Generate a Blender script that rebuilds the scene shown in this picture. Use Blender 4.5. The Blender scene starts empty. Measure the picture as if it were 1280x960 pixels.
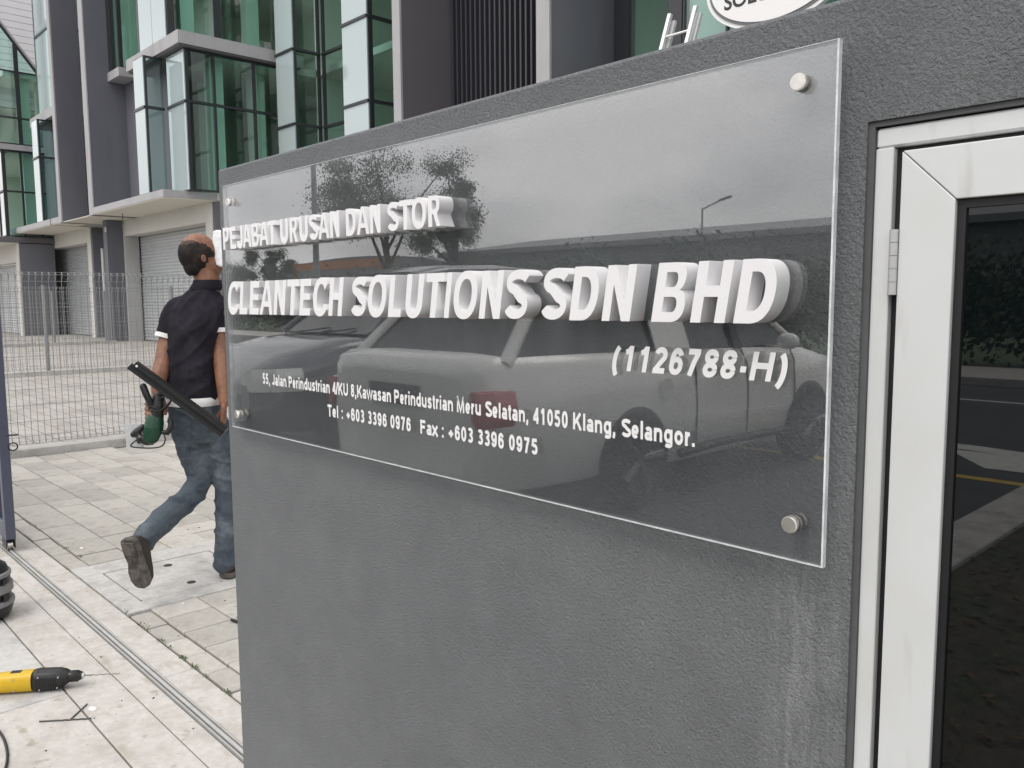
import bpy, bmesh, math, random
from mathutils import Vector, Matrix
random.seed(7)
R = math.radians
sc = bpy.context.scene
col = sc.collection

# ---------------------------------------------------------------- camera
cam_d = bpy.data.cameras.new('camera')
cam = bpy.data.objects.new('camera', cam_d); col.objects.link(cam); sc.camera = cam
cam_d.sensor_width = 36.0; cam_d.lens = 36.0 * 1030.0 / 1280.0
cam_d.clip_start = 0.05; cam_d.clip_end = 1500
CX = Vector((0.68795, -0.06943, 0.7224)); FY = 1030.0
_x = -Vector((-981.0, 99.0, -FY)).normalized()
_vy = FY*FY/(99+0.00694*981); _u = Vector((-0.00694*_vy, _vy, FY)).normalized()
_u = (_u - _x*_u.dot(_x)).normalized(); _y = _u.cross(_x)
M3 = Matrix((_x, _y, _u))                      # world = M3 @ cam
cam.matrix_world = Matrix.Translation((0, 0, 1.4)) @ M3.to_4x4()
CAM = Vector((0, 0, 1.4))

# ---------------------------------------------------------------- world, sun, exposure
SUN_EL, SUN_AZ = R(58), R(176)                 # azimuth clockwise from +Y
w = bpy.data.worlds.new('World'); sc.world = w; w.use_nodes = True
nt = w.node_tree; nt.nodes.clear()
N = nt.nodes.new; L = nt.links.new
out = N('ShaderNodeOutputWorld'); bg = N('ShaderNodeBackground')
sky = N('ShaderNodeTexSky'); sky.sky_type = 'NISHITA'; sky.sun_disc = False
sky.sun_elevation = SUN_EL; sky.sun_rotation = SUN_AZ; sky.dust_density = 3.0; sky.air_density = 1.0
hs = N('ShaderNodeHueSaturation'); hs.inputs['Saturation'].default_value = 0.60; hs.inputs['Value'].default_value = 1.0
tc = N('ShaderNodeTexCoord'); mp = N('ShaderNodeMapping'); mp.inputs['Scale'].default_value = (1, 1, 2.2)
nz = N('ShaderNodeTexNoise'); nz.inputs['Scale'].default_value = 2.4; nz.inputs['Detail'].default_value = 5
cr = N('ShaderNodeValToRGB'); cr.color_ramp.elements[0].position = 0.38; cr.color_ramp.elements[1].position = 0.62
mx = N('ShaderNodeMixRGB'); mx.inputs[2].default_value = (18.6, 18.2, 18.3, 1)
mul = N('ShaderNodeMath'); mul.operation = 'MULTIPLY_ADD'; mul.inputs[1].default_value = 0.50; mul.inputs[2].default_value = 0.45
L(tc.outputs['Generated'], mp.inputs[0]); L(mp.outputs[0], nz.inputs['Vector']); L(nz.outputs[0], cr.inputs[0])
L(cr.outputs[0], mul.inputs[0]); L(mul.outputs[0], mx.inputs[0])
L(sky.outputs[0], hs.inputs['Color']); L(hs.outputs[0], mx.inputs[1]); L(mx.outputs[0], bg.inputs[0])
bg.inputs[1].default_value = 0.1
L(bg.outputs[0], out.inputs[0])
sd = bpy.data.lights.new('sun', 'SUN'); sd.energy = 1.2; sd.angle = R(30); sd.color = (1.0, 0.95, 0.88)
sun = bpy.data.objects.new('sun', sd); col.objects.link(sun)
sdir = Vector((math.sin(SUN_AZ)*math.cos(SUN_EL), math.cos(SUN_AZ)*math.cos(SUN_EL), math.sin(SUN_EL)))
sun.rotation_euler = sdir.to_track_quat('Z', 'Y').to_euler(); sun.location = (0, 0, 30)
vs = sc.view_settings; vs.view_transform = 'Standard'; vs.look = 'None'; vs.gamma = 1; vs.exposure = 0.0
sc.cycles.max_bounces = 10; sc.cycles.transparent_max_bounces = 24; sc.cycles.glossy_bounces = 5
sc.cycles.caustics_reflective = False; sc.cycles.caustics_refractive = False

# ---------------------------------------------------------------- helpers
def tag(o, label=None, cat=None, group=None, kind=None):
    if label: o['label'] = label
    if cat: o['category'] = cat
    if group: o['group'] = group
    if kind: o['kind'] = kind
    return o
def empty(name, loc, label, cat, group=None, rz=0):
    o = bpy.data.objects.new(name, None); col.objects.link(o); o.location = loc; o.rotation_euler.z = rz
    o.empty_display_size = 0.1
    return tag(o, label, cat, group)
def link(name, me, parent=None, world=True):
    o = bpy.data.objects.new(name, me); col.objects.link(o)
    if parent is not None:
        o.parent = parent
        if world: o.matrix_parent_inverse = base_matrix(parent).inverted()
    return o
def base_matrix(o):
    m = Matrix.LocRotScale(o.location, o.rotation_euler, o.scale)
    if o.parent: m = base_matrix(o.parent) @ o.matrix_parent_inverse @ m
    return m

class MB:
    def __init__(s): s.v = []; s.f = []; s.m = []; s.sm = []
    def add(s, vs_, fs, m=0, smooth=False):
        b = len(s.v); s.v += [tuple(v) for v in vs_]
        for f in fs: s.f.append([b+i for i in f]); s.m.append(m); s.sm.append(smooth)
        return s
    def box(s, x0, x1, y0, y1, z0, z1, m=0, M=None):
        v = [Vector((x, y, z)) for z in (z0, z1) for y in (y0, y1) for x in (x0, x1)]
        if M: v = [M @ p for p in v]
        return s.add(v, [(0,2,3,1),(4,5,7,6),(0,1,5,4),(2,6,7,3),(0,4,6,2),(1,3,7,5)], m)
    def bbox(s, x0, x1, y0, y1, z0, z1, b=0.01, m=0, M=None):
        # chamfered box: three nested levels
        v = []; f = []
        def ring(i, z, d): return [Vector(p) for p in ((x0+i,y0+d,z),(x1-i,y0+d,z),(x1-d,y0+i,z),(x1-d,y1-i,z),(x1-i,y1-d,z),(x0+i,y1-d,z),(x0+d,y1-i,z),(x0+d,y0+i,z))]
        rs = [ring(b*1.5, z0, b), ring(b, z0+b, 0), ring(b, z1-b, 0), ring(b*1.5, z1, b)]
        for r_ in rs: v += r_
        for k in range(3):
            for i in range(8):
                j = (i+1) % 8; f.append((k*8+i, k*8+j, (k+1)*8+j, (k+1)*8+i))
        f.append(tuple(range(7, -1, -1))); f.append(tuple(range(24, 32)))
        if M: v = [M @ p for p in v]
        return s.add(v, f, m)
    def tube(s, pts, r, n=10, m=0, caps=True, smooth=True):
        pts = [Vector(p) for p in pts]; k = len(pts)
        rr = r if isinstance(r, (list, tuple)) else [r]*k
        v = []; up = None
        for i, p in enumerate(pts):
            t = (pts[min(i+1, k-1)] - pts[max(i-1, 0)]).normalized()
            if up is None: up = t.orthogonal().normalized()
            up = (up - t*up.dot(t)).normalized(); q = t.cross(up)
            for a in range(n):
                th = 2*math.pi*a/n; v.append(p + (up*math.cos(th) + q*math.sin(th))*rr[i])
        f = []
        for i in range(k-1):
            for a in range(n):
                b = (a+1) % n; f.append((i*n+a, i*n+b, (i+1)*n+b, (i+1)*n+a))
        s.add(v, f, m, smooth)
        if caps:
            s.add(v[:n], [tuple(range(n-1, -1, -1))], m); s.add(v[-n:], [tuple(range(n))], m)
        return s
    def loft(s, rings, m=0, smooth=True, caps=True):
        n = len(rings[0]); v = [p for r_ in rings for p in r_]; f = []
        for i in range(len(rings)-1):
            for a in range(n):
                b = (a+1) % n; f.append((i*n+a, i*n+b, (i+1)*n+b, (i+1)*n+a))
        s.add(v, f, m, smooth)
        if caps:
            s.add(rings[0], [tuple(range(n-1, -1, -1))], m); s.add(rings[-1], [tuple(range(n))], m)
        return s
    def prism(s, poly, axis, a0, a1, m=0):
        # poly: 2D points; extruded along axis from a0 to a1
        def P(p, a):
            return {'x': (a, p[0], p[1]), 'y': (p[0], a, p[1]), 'z': (p[0], p[1], a)}[axis]
        n = len(poly); v = [P(p, a0) for p in poly] + [P(p, a1) for p in poly]
        f = [tuple(range(n-1, -1, -1)), tuple(range(n, 2*n))] + [(i, (i+1) % n, n+(i+1) % n, n+i) for i in range(n)]
        return s.add(v, f, m)
    def mesh(s, name, mats):
        me = bpy.data.meshes.new(name); me.from_pydata(s.v, [], s.f)
        for mt in (mats if isinstance(mats, (list, tuple)) else [mats]): me.materials.append(mt)
        me.polygons.foreach_set('material_index', s.m); me.polygons.foreach_set('use_smooth', s.sm)
        bm = bmesh.new(); bm.from_mesh(me); bmesh.ops.recalc_face_normals(bm, faces=bm.faces); bm.to_mesh(me); bm.free()
        me.update(); return me
    def build(s, name, mats, parent=None, **k):
        o = link(name, s.mesh(name, mats), parent)
        return tag(o, **k) if k else o
def box(name, d, mat, parent=None, bev=0.0, **k):
    b = MB()
    (b.bbox(*d, b=bev) if bev else b.box(*d))
    return b.build(name, mat, parent, **k)

# ---------------------------------------------------------------- materials
def mat(name, color, rough=0.6, metal=0.0, spec=0.5, var=0.0, vs_=8.0, bump=0.0, bs=60.0, color2=None, cs=3.0, cpos=(0.45, 0.6),
        coat=0.0, emit=None, randv=0.0, detail=6, bump2=0.0, bs2=8.0, streak=None):
    m = bpy.data.materials.new(name); m.use_nodes = True; nt = m.node_tree; N = nt.nodes.new; L = nt.links.new
    p = nt.nodes['Principled BSDF']
    p.inputs['Roughness'].default_value = rough; p.inputs['Metallic'].default_value = metal
    p.inputs['Specular IOR Level'].default_value = spec; p.inputs['Coat Weight'].default_value = coat
    p.inputs['Base Color'].default_value = (*color, 1)
    tc = N('ShaderNodeTexCoord').outputs['Object']
    c = None
    def rgb(cc): n = N('ShaderNodeRGB'); n.outputs[0].default_value = (*cc, 1); return n.outputs[0]
    if color2:
        n = N('ShaderNodeTexNoise'); n.inputs['Scale'].default_value = cs; n.inputs['Detail'].default_value = detail; n.inputs['Roughness'].default_value = 0.65
        L(tc, n.inputs['Vector']); r = N('ShaderNodeValToRGB'); r.color_ramp.elements[0].position = cpos[0]; r.color_ramp.elements[1].position = cpos[1]
        L(n.outputs[0], r.inputs[0]); x = N('ShaderNodeMixRGB'); L(r.outputs[0], x.inputs[0]); L(rgb(color), x.inputs[1]); L(rgb(color2), x.inputs[2]); c = x.outputs[0]
    if streak:      # (colour, scale xyz, lo, hi)
        mpn = N('ShaderNodeMapping'); mpn.inputs['Scale'].default_value = streak[1]; L(tc, mpn.inputs[0])
        n = N('ShaderNodeTexNoise'); n.inputs['Scale'].default_value = 1.0; n.inputs['Detail'].default_value = 6; L(mpn.outputs[0], n.inputs['Vector'])
        r = N('ShaderNodeValToRGB'); r.color_ramp.elements[0].position = streak[2]; r.color_ramp.elements[1].position = streak[3]; L(n.outputs[0], r.inputs[0])
        x = N('ShaderNodeMixRGB'); L(r.outputs[0], x.inputs[0]); L(c or rgb(color), x.inputs[1]); L(rgb(streak[0]), x.inputs[2]); c = x.outputs[0]
    if var:
        n = N('ShaderNodeTexNoise'); n.inputs['Scale'].default_value = vs_; n.inputs['Detail'].default_value = 8; n.inputs['Roughness'].default_value = 0.7
        L(tc, n.inputs['Vector']); mr = N('ShaderNodeMapRange'); mr.inputs[1].default_value = 0.3; mr.inputs[2].default_value = 0.7
        mr.inputs[3].default_value = 1-var; mr.inputs[4].default_value = 1+var; L(n.outputs[0], mr.inputs[0])
        x = N('ShaderNodeVectorMath'); x.operation = 'SCALE'; L(c or rgb(color), x.inputs[0]); L(mr.outputs[0], x.inputs['Scale']); c = x.outputs[0]
    if randv:
        oi = N('ShaderNodeObjectInfo'); mr = N('ShaderNodeMapRange'); mr.inputs[3].default_value = 1-randv; mr.inputs[4].default_value = 1+randv
        L(oi.outputs['Random'], mr.inputs[0]); x = N('ShaderNodeVectorMath'); x.operation = 'SCALE'; L(c or rgb(color), x.inputs[0]); L(mr.outputs[0], x.inputs['Scale']); c = x.outputs[0]
    if c is not None: L(c, p.inputs['Base Color'])
    nrm = None
    for b_, s_ in ((bump, bs), (bump2, bs2)):
        if b_:
            n = N('ShaderNodeTexNoise'); n.inputs['Scale'].default_value = s_; n.inputs['Detail'].default_value = 4; L(tc, n.inputs['Vector'])
            b = N('ShaderNodeBump'); b.inputs['Strength'].default_value = min(1, b_*20); b.inputs['Distance'].default_value = b_; L(n.outputs[0], b.inputs['Height'])
            if nrm: L(nrm, b.inputs['Normal'])
            nrm = b.outputs[0]
    if nrm: L(nrm, p.inputs['Normal'])
    if emit: p.inputs['Emission Color'].default_value = (*emit, 1); p.inputs['Emission Strength'].default_value = 1
    return m

def glassmat(name, tint, f0=0.05, rough=0.0, dirt=0.0, dirtcol=(0.6, 0.6, 0.6)):
    """thin clear sheet: tinted see-through plus a mirror share that grows towards grazing angles"""
    m = bpy.data.materials.new(name); m.use_nodes = True; nt = m.node_tree; nt.nodes.clear(); N = nt.nodes.new; L = nt.links.new
    o = N('ShaderNodeOutputMaterial'); mx = N('ShaderNodeMixShader'); tr = N('ShaderNodeBsdfTransparent'); gl = N('ShaderNodeBsdfGlossy')
    tr.inputs[0].default_value = (*tint, 1); gl.inputs['Roughness'].default_value = rough; gl.inputs[0].default_value = (1, 1, 1, 1)
    g = N('ShaderNodeNewGeometry'); d = N('ShaderNodeVectorMath'); d.operation = 'DOT_PRODUCT'; L(g.outputs['Incoming'], d.inputs[0]); L(g.outputs['Normal'], d.inputs[1])
    ab = N('ShaderNodeMath'); ab.operation = 'ABSOLUTE'; L(d.outputs['Value'], ab.inputs[0])
    om = N('ShaderNodeMath'); om.operation = 'SUBTRACT'; om.inputs[0].default_value = 1; L(ab.outputs[0], om.inputs[1])
    pw = N('ShaderNodeMath'); pw.operation = 'POWER'; pw.inputs[1].default_value = 5; L(om.outputs[0], pw.inputs[0])
    ma = N('ShaderNodeMath'); ma.operation = 'MULTIPLY_ADD'; ma.inputs[1].default_value = 1-f0; ma.inputs[2].default_value = f0; L(pw.outputs[0], ma.inputs[0])
    base = tr
    if dirt:
        df = N('ShaderNodeBsdfDiffuse'); df.inputs[0].default_value = (*dirtcol, 1); m2 = N('ShaderNodeMixShader')
        tcn = N('ShaderNodeTexCoord'); n = N('ShaderNodeTexNoise'); n.inputs['Scale'].default_value = 7; n.inputs['Detail'].default_value = 8; L(tcn.outputs['Object'], n.inputs['Vector'])
        k = N('ShaderNodeMapRange'); k.inputs[1].default_value = 0.35; k.inputs[2].default_value = 0.75; k.inputs[3].default_value = dirt*0.4; k.inputs[4].default_value = dirt; L(n.outputs[0], k.inputs[0])
        L(k.outputs[0], m2.inputs[0]); L(tr.outputs[0], m2.inputs[1]); L(df.outputs[0], m2.inputs[2]); base = m2
    L(ma.outputs[0], mx.inputs[0]); L(base.outputs[0], mx.inputs[1]); L(gl.outputs[0], mx.inputs[2]); L(mx.outputs[0], o.inputs[0])
    return m

def plastermat():
    """rough sprayed render on the sign wall with a pale run-off stain near the cabinet"""
    m = mat('plaster', (0.226, 0.237, 0.246), rough=0.85, spec=0.25, var=0.07, vs_=9.0, color2=(0.242, 0.254, 0.262), cs=2.2)
    nt = m.node_tree; N = nt.nodes.new; L = nt.links.new; p = nt.nodes['Principled BSDF']
    tc = N('ShaderNodeTexCoord').outputs['Object']
    n1 = N('ShaderNodeTexNoise'); n1.inputs['Scale'].default_value = 330; n1.inputs['Detail'].default_value = 4; n1.inputs['Roughness'].default_value = 0.62; L(tc, n1.inputs['Vector'])
    n2 = N('ShaderNodeTexNoise'); n2.inputs['Scale'].default_value = 14; n2.inputs['Detail'].default_value = 4; L(tc, n2.inputs['Vector'])
    v = N('ShaderNodeTexVoronoi'); v.inputs['Scale'].default_value = 230; v.feature = 'SMOOTH_F1'; v.inputs['Smoothness'].default_value = 0.35
    wv = N('ShaderNodeVectorMath'); wv.operation = 'MULTIPLY_ADD'; wv.inputs[1].default_value = (.012, .012, .012); L(n1.outputs[1], wv.inputs[0]); L(tc, wv.inputs[2]); L(wv.outputs[0], v.inputs['Vector'])
    r = N('ShaderNodeMath'); r.operation = 'MULTIPLY_ADD'; r.inputs[1].default_value = -0.95; L(v.outputs['Distance'], r.inputs[0]); L(n1.outputs[0], r.inputs[2])
    b1 = N('ShaderNodeBump'); b1.inputs['Strength'].default_value = 1.0; b1.inputs['Distance'].default_value = 0.0034; L(r.outputs[0], b1.inputs['Height'])
    b2 = N('ShaderNodeBump'); b2.inputs['Strength'].default_value = 0.10; b2.inputs['Distance'].default_value = 0.004; L(n2.outputs[0], b2.inputs['Height']); L(b1.outputs[0], b2.inputs['Normal'])
    L(b2.outputs[0], p.inputs['Normal'])
    # stain: vertical streaks of pale salts
    src = p.inputs['Base Color'].links[0].from_socket
    sx = N('ShaderNodeSeparateXYZ'); L(tc, sx.inputs[0])
    def band(sock, a, b, c_, d_):
        k = N('ShaderNodeMapRange'); k.inputs[1].default_value = a; k.inputs[2].default_value = b; k.interpolation_type = 'SMOOTHSTEP'; L(sock, k.inputs[0])
        q = N('ShaderNodeMapRange'); q.inputs[1].default_value = c_; q.inputs[2].default_value = d_; q.inputs[3].default_value = 1; q.inputs[4].default_value = 0; q.interpolation_type = 'SMOOTHSTEP'; L(sock, q.inputs[0])
        mm = N('ShaderNodeMath'); mm.operation = 'MULTIPLY'; L(k.outputs[0], mm.inputs[0]); L(q.outputs[0], mm.inputs[1]); return mm.outputs[0]
    bx_ = band(sx.outputs[0], -0.53, -0.46, -0.415, -0.395); bz_ = band(sx.outputs[2], 0.2, 0.6, 1.02, 1.24)
    mp2 = N('ShaderNodeMapping'); mp2.inputs['Scale'].default_value = (60, 60, 9); L(tc, mp2.inputs[0])
    n3 = N('ShaderNodeTexNoise'); n3.inputs['Scale'].default_value = 1; n3.inputs['Detail'].default_value = 7; n3.inputs['Roughness'].default_value = 0.75; L(mp2.outputs[0], n3.inputs['Vector'])
    r3 = N('ShaderNodeValToRGB'); r3.color_ramp.elements[0].position = 0.42; r3.color_ramp.elements[1].position = 0.72; L(n3.outputs[0], r3.inputs[0])
    a = N('ShaderNodeMath'); a.operation = 'MULTIPLY'; L(bx_, a.inputs[0]); L(bz_, a.inputs[1])
    a2 = N('ShaderNodeMath'); a2.operation = 'MULTIPLY'; L(a.outputs[0], a2.inputs[0]); L(r3.outputs[0], a2.inputs[1])
    x = N('ShaderNodeMixRGB'); x.inputs[2].default_value = (0.37, 0.385, 0.39, 1); L(a2.outputs[0], x.inputs[0]); L(src, x.inputs[1])
    # tiny white paint specks
    v2 = N('ShaderNodeTexVoronoi'); v2.inputs['Scale'].default_value = 26; L(tc, v2.inputs['Vector'])
    r2 = N('ShaderNodeValToRGB'); r2.color_ramp.elements[0].position = 0.0; r2.color_ramp.elements[0].color = (1, 1, 1, 1); r2.color_ramp.elements[1].position = 0.045; r2.color_ramp.elements[1].color = (0, 0, 0, 1)
    L(v2.outputs['Distance'], r2.inputs[0])
    cmpn = N('ShaderNodeMath'); cmpn.operation = 'GREATER_THAN'; cmpn.inputs[1].default_value = 0.86; sc_ = N('ShaderNodeSeparateColor'); L(v2.outputs['Color'], sc_.inputs[0]); L(sc_.outputs[0], cmpn.inputs[0])
    m3 = N('ShaderNodeMath'); m3.operation = 'MULTIPLY'; L(r2.outputs[0], m3.inputs[0]); L(cmpn.outputs[0], m3.inputs[1])
    y = N('ShaderNodeMixRGB'); y.inputs[2].default_value = (0.42, 0.42, 0.41, 1); L(m3.outputs[0], y.inputs[0]); L(x.outputs[0], y.inputs[1])
    L(y.outputs[0], p.inputs['Base Color'])
    return m

PLASTER = plastermat()
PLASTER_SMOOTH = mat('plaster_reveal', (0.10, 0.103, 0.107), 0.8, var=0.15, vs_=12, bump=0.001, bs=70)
FOAM = mat('white_foam', (0.86, 0.86, 0.87), 0.45, spec=0.35, var=0.015, vs_=30)
FOAMSIDE = mat('white_foam_side', (0.87, 0.87, 0.88), 0.6, spec=0.3, var=0.02, vs_=40, bump=0.0004, bs=200)
VINYL = mat('white_vinyl', (0.88, 0.88, 0.88), 0.4)
ACRYL = glassmat('clear_acrylic', (0.92, 0.93, 0.935), 0.125, 0.0, dirt=0.015, dirtcol=(0.75, 0.76, 0.77))
ACRYL_EDGE = mat('acrylic_edge', (0.72, 0.76, 0.76), 0.5, var=0.25, vs_=40)  # pale colour stands in for the bright line along the sheet edges
STEEL = mat('brushed_steel', (0.62, 0.60, 0.57), 0.28, metal=1.0, var=0.06, vs_=60)
STEEL_CAP = mat('brushed_cap', (0.66, 0.64, 0.60), 0.42, metal=1.0, var=0.15, vs_=90)
WHITEPAINT = mat('white_coated_metal', (0.70, 0.72, 0.72), 0.42, color2=(0.60, 0.61, 0.59), cs=5, cpos=(0.5, 0.8), var=0.03, vs_=20, streak=((0.42, 0.41, 0.37), (30, 30, 5), 0.60, 0.90), bump=0.0006, bs=25)
RUBBER = mat('black_rubber', (0.012, 0.012, 0.013), 0.55, var=0.2, vs_=60)
DARKGLASS = mat('dark_cabinet_glass', (0.004, 0.006, 0.007), 0.012, spec=1.1)
CONC = mat('pale_concrete', (0.525, 0.505, 0.475), 0.85, spec=0.3, color2=(0.46, 0.435, 0.40), cs=6, var=0.12, vs_=30, bump=0.0015, bs=90, streak=((0.36, 0.31, 0.24), (4, 14, 4), 0.60, 0.80), detail=10)
CONC2 = mat('worn_concrete', (0.52, 0.51, 0.49), 0.85, spec=0.3, color2=(0.41, 0.40, 0.385), cs=5, var=0.12, vs_=30, bump=0.0015, bs=70, detail=10)
PAVER = mat('paver_stone', (0.455, 0.437, 0.398), 0.85, spec=0.3, color2=(0.36, 0.335, 0.305), cs=4.5, cpos=(0.52, 0.72), var=0.14, vs_=26, bump=0.0012, bs=110, randv=0.14, detail=9)
JOINT = mat('joint_sand', (0.12, 0.112, 0.09), 0.95, var=0.4, vs_=40, bump=0.003, bs=60)
def speckle(m, scale, thr, dark):
    nt = m.node_tree; N = nt.nodes.new; L = nt.links.new; p = nt.nodes['Principled BSDF']; src = p.inputs['Base Color'].links[0].from_socket
    n = N('ShaderNodeTexNoise'); n.inputs['Scale'].default_value = scale; n.inputs['Detail'].default_value = 2; L(N('ShaderNodeTexCoord').outputs['Object'], n.inputs['Vector'])
    r = N('ShaderNodeValToRGB'); r.color_ramp.elements[0].position = thr; r.color_ramp.elements[1].position = thr+.04; L(n.outputs[0], r.inputs[0])
    x = N('ShaderNodeMixRGB'); x.blend_type = 'MULTIPLY'; x.inputs[2].default_value = (*dark, 1); L(r.outputs[0], x.inputs[0]); L(src, x.inputs[1]); L(x.outputs[0], p.inputs['Base Color'])
for m_ in (CONC, CONC2, PAVER): speckle(m_, 75, .69, (.55, .5, .45)); speckle(m_, 11, .66, (.80, .77, .72))
JOINT2 = mat('threshold_joint', (0.34, 0.31, 0.27), 0.95, var=0.4, vs_=30, bump=0.003, bs=60)
ASPHALT = mat('asphalt', (0.05, 0.051, 0.054), 0.85, var=0.25, vs_=60, color2=(0.07, 0.07, 0.072), cs=0.6, bump=0.003, bs=120)
SOIL = mat('soil', (0.075, 0.055, 0.04), 0.95, color2=(0.045, 0.05, 0.025), cs=2.5, var=0.5, vs_=14, bump=0.02, bs=18)
ROADW = mat('road_white', (0.62, 0.62, 0.60), 0.7, var=0.2, vs_=12)
ROADY = mat('road_yellow', (0.55, 0.38, 0.06), 0.7, var=0.2, vs_=12)
GRASS = mat('grass_green', (0.055, 0.085, 0.03), 0.8, var=0.4, vs_=10)
LEAF2 = mat('leaf_pale_green', (0.11, 0.135, 0.085), 0.7, var=0.3, vs_=.6, randv=0.15)
LEAF = mat('leaf_green', (0.05, 0.075, 0.03), 0.7, var=0.4, vs_=2, randv=0.15)
BARK = mat('bark', (0.09, 0.07, 0.055), 0.9, var=0.3, vs_=10)
BDARK = mat('dark_grey_paint', (0.13, 0.134, 0.158), 0.75, var=0.05, vs_=0.8, streak=((0.155, 0.16, 0.18), (1.2, 1.2, 0.25), 0.45, 0.8), bump=0.002, bs=30)
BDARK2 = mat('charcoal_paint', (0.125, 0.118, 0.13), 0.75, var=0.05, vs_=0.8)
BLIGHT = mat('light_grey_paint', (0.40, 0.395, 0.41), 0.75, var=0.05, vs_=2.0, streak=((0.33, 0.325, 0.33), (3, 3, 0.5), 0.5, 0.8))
BWHITE = mat('off_white_paint', (0.62, 0.61, 0.575), 0.8, var=0.04, vs_=2.0)
SOFFIT = mat('cream_soffit', (0.70, 0.68, 0.60), 0.8, var=0.04, vs_=1.5)
JAMB = mat('grey_white_paint', (0.50, 0.505, 0.50), 0.8, var=0.05, vs_=1.0, streak=((0.42, 0.42, 0.41), (2, 2, 0.6), 0.5, 0.8))
MULL = mat('dark_mullion', (0.025, 0.028, 0.032), 0.4, var=0.1)
TRANS = mat('grey_transom', (0.10, 0.10, 0.11), 0.4)
GLASSG = glassmat('green_glass', (0.64, 0.90, 0.82), 0.085, 0.0)
GLASSP = glassmat('pale_reflective_glass', (0.35, 0.52, 0.48), 0.30, 0.0)
SKYPANE = mat('sky_reflection_pane', (0.42, 0.50, 0.51), 0.06, spec=1.0)  # opaque panes; the reflected sky is painted into the pale base colour
SHUT = mat('shutter_metal', (0.50, 0.52, 0.535), 0.45, metal=0.25, var=0.05, vs_=3)
BOARDM = mat('white_cladding', (0.62, 0.60, 0.63), 0.7, var=0.03, vs_=2)
INT = mat('interior_wall', (0.62, 0.66, 0.60), 0.9)
INTD = mat('interior_floor', (0.16, 0.17, 0.16), 0.9)
LOUV = mat('black_metal', (0.010, 0.010, 0.012), 0.5)
LOUVB = mat('louver_grey', (0.045, 0.045, 0.055), 0.5)
GALV = mat('galvanised_wire', (0.30, 0.31, 0.31), 0.5, metal=0.3, var=0.1)
GATEM = mat('blue_grey_gate_paint', (0.075, 0.085, 0.125), 0.35, spec=0.5, var=0.05)
ALU = mat('aluminium', (0.80, 0.80, 0.80), 0.35, metal=0.6)
SIGNW = mat('sign_white', (0.80, 0.80, 0.80), 0.4)
BLACKP = mat('black_plastic', (0.014, 0.014, 0.015), 0.38, spec=0.5, var=0.15, vs_=50, bump=0.0004, bs=200)
GREYP = mat('grey_plastic', (0.20, 0.20, 0.20), 0.5, var=0.2, vs_=60)
YELLOW = mat('yellow_plastic', (0.62, 0.40, 0.015), 0.38, var=0.06, vs_=40)

# text helper -----------------------------------------------------------
def text_mesh(body, bold=0.0, ext=0.0, bev=0.0, shear=0.0, res=5):
    c = bpy.data.curves.new('tmp', 'FONT'); c.body = body; c.size = 1.0; c.offset = bold; c.extrude = ext; c.bevel_depth = bev; c.bevel_resolution = 1
    c.shear = shear
    c.resolution_u = res; c.fill_mode = 'BOTH'
    o = bpy.data.objects.new('tmp', c); col.objects.link(o); dg = bpy.context.evaluated_depsgraph_get(); dg.update()
    me = bpy.data.meshes.new_from_object(o.evaluated_get(dg)); bpy.data.objects.remove(o); bpy.data.curves.remove(c)
    return me
def fit(me, x0, x1, z0, z1, yf, depth=None, plane_y=True):
    """map a text mesh (XY, extruded in Z) onto the wall plane facing -Y"""
    xs = [v.co.x for v in me.vertices]; ys = [v.co.y for v in me.vertices]; zs = [v.co.z for v in me.vertices]
    a, b, c, d = min(xs), max(xs), min(ys), max(ys); e, f = min(zs), max(zs)
    for v in me.vertices:
        x, y, z = v.co
        dd = 0 if f-e < 1e-6 else (f-z)/(f-e)*(depth or 0)
        v.co = (x0+(x-a)/(b-a)*(x1-x0), yf+dd, z0+(y-c)/(d-c)*(z1-z0))
    me.update()
CAPW = dict(A=.722, B=.722, C=.722, D=.722, E=.667, F=.611, H=.722, I=.278, J=.556, K=.722, L=.611, N=.722, O=.778, P=.667, R=.722, S=.667, T=.611, U=.722)
SB = dict(A=.0, B=.073, C=.045, D=.073, E=.073, H=.068, I=.065, J=.02, L=.075, N=.07, O=.042, P=.073, R=.073, S=.035, T=.02, U=.07)

# ================================================================= STRUCTURE: sign wall
WY, WX0, WX1, WZ = 0.905, -2.005, 1.9, 1.724
wall = MB()
OX0, OX1, OZ0, OZ1 = -0.3965, 0.42, 0.35, 1.587      # cabinet opening
c_ = 0.006
# front face pieces with a slightly rounded top arris
for x0, x1, z0, z1 in ((WX0, OX0, -0.05, WZ), (OX0, OX1, OZ1, WZ), (OX0, OX1, -0.05, OZ0), (OX1, WX1, -0.05, WZ)):
    top = z1 == WZ
    zt = z1 - (c_ if top else 0)
    wall.box(x0, x1, WY, WY+0.1, z0, zt)
    if top: wall.prism([(WY, zt), (WY+0.0025, z1-0.0022), (WY+0.006, z1), (WY+0.096, z1), (WY+0.1, zt)], 'x', x0, x1)
sw = wall.build('sign_wall', PLASTER)
tag(sw, 'rough dark grey plastered gate wall carrying the clear sign panel', 'wall')
# recess back behind the cabinet
box('recess_back', (OX0, OX1, WY+0.098, WY+0.118, OZ0-.01, OZ1+.01), PLASTER_SMOOTH, sw)
rv = MB(); rv.box(OX0-0.0, OX0+0.0072, WY+0.003, WY+0.098, OZ0, OZ1-0.0); rv.build('reveal', PLASTER_SMOOTH, sw); rv = MB(); rv.box(OX0+0.0072, OX1, WY+0.003, WY+0.098, OZ1-0.006, OZ1)
rv.build('reveal', PLASTER_SMOOTH, sw)

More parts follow.
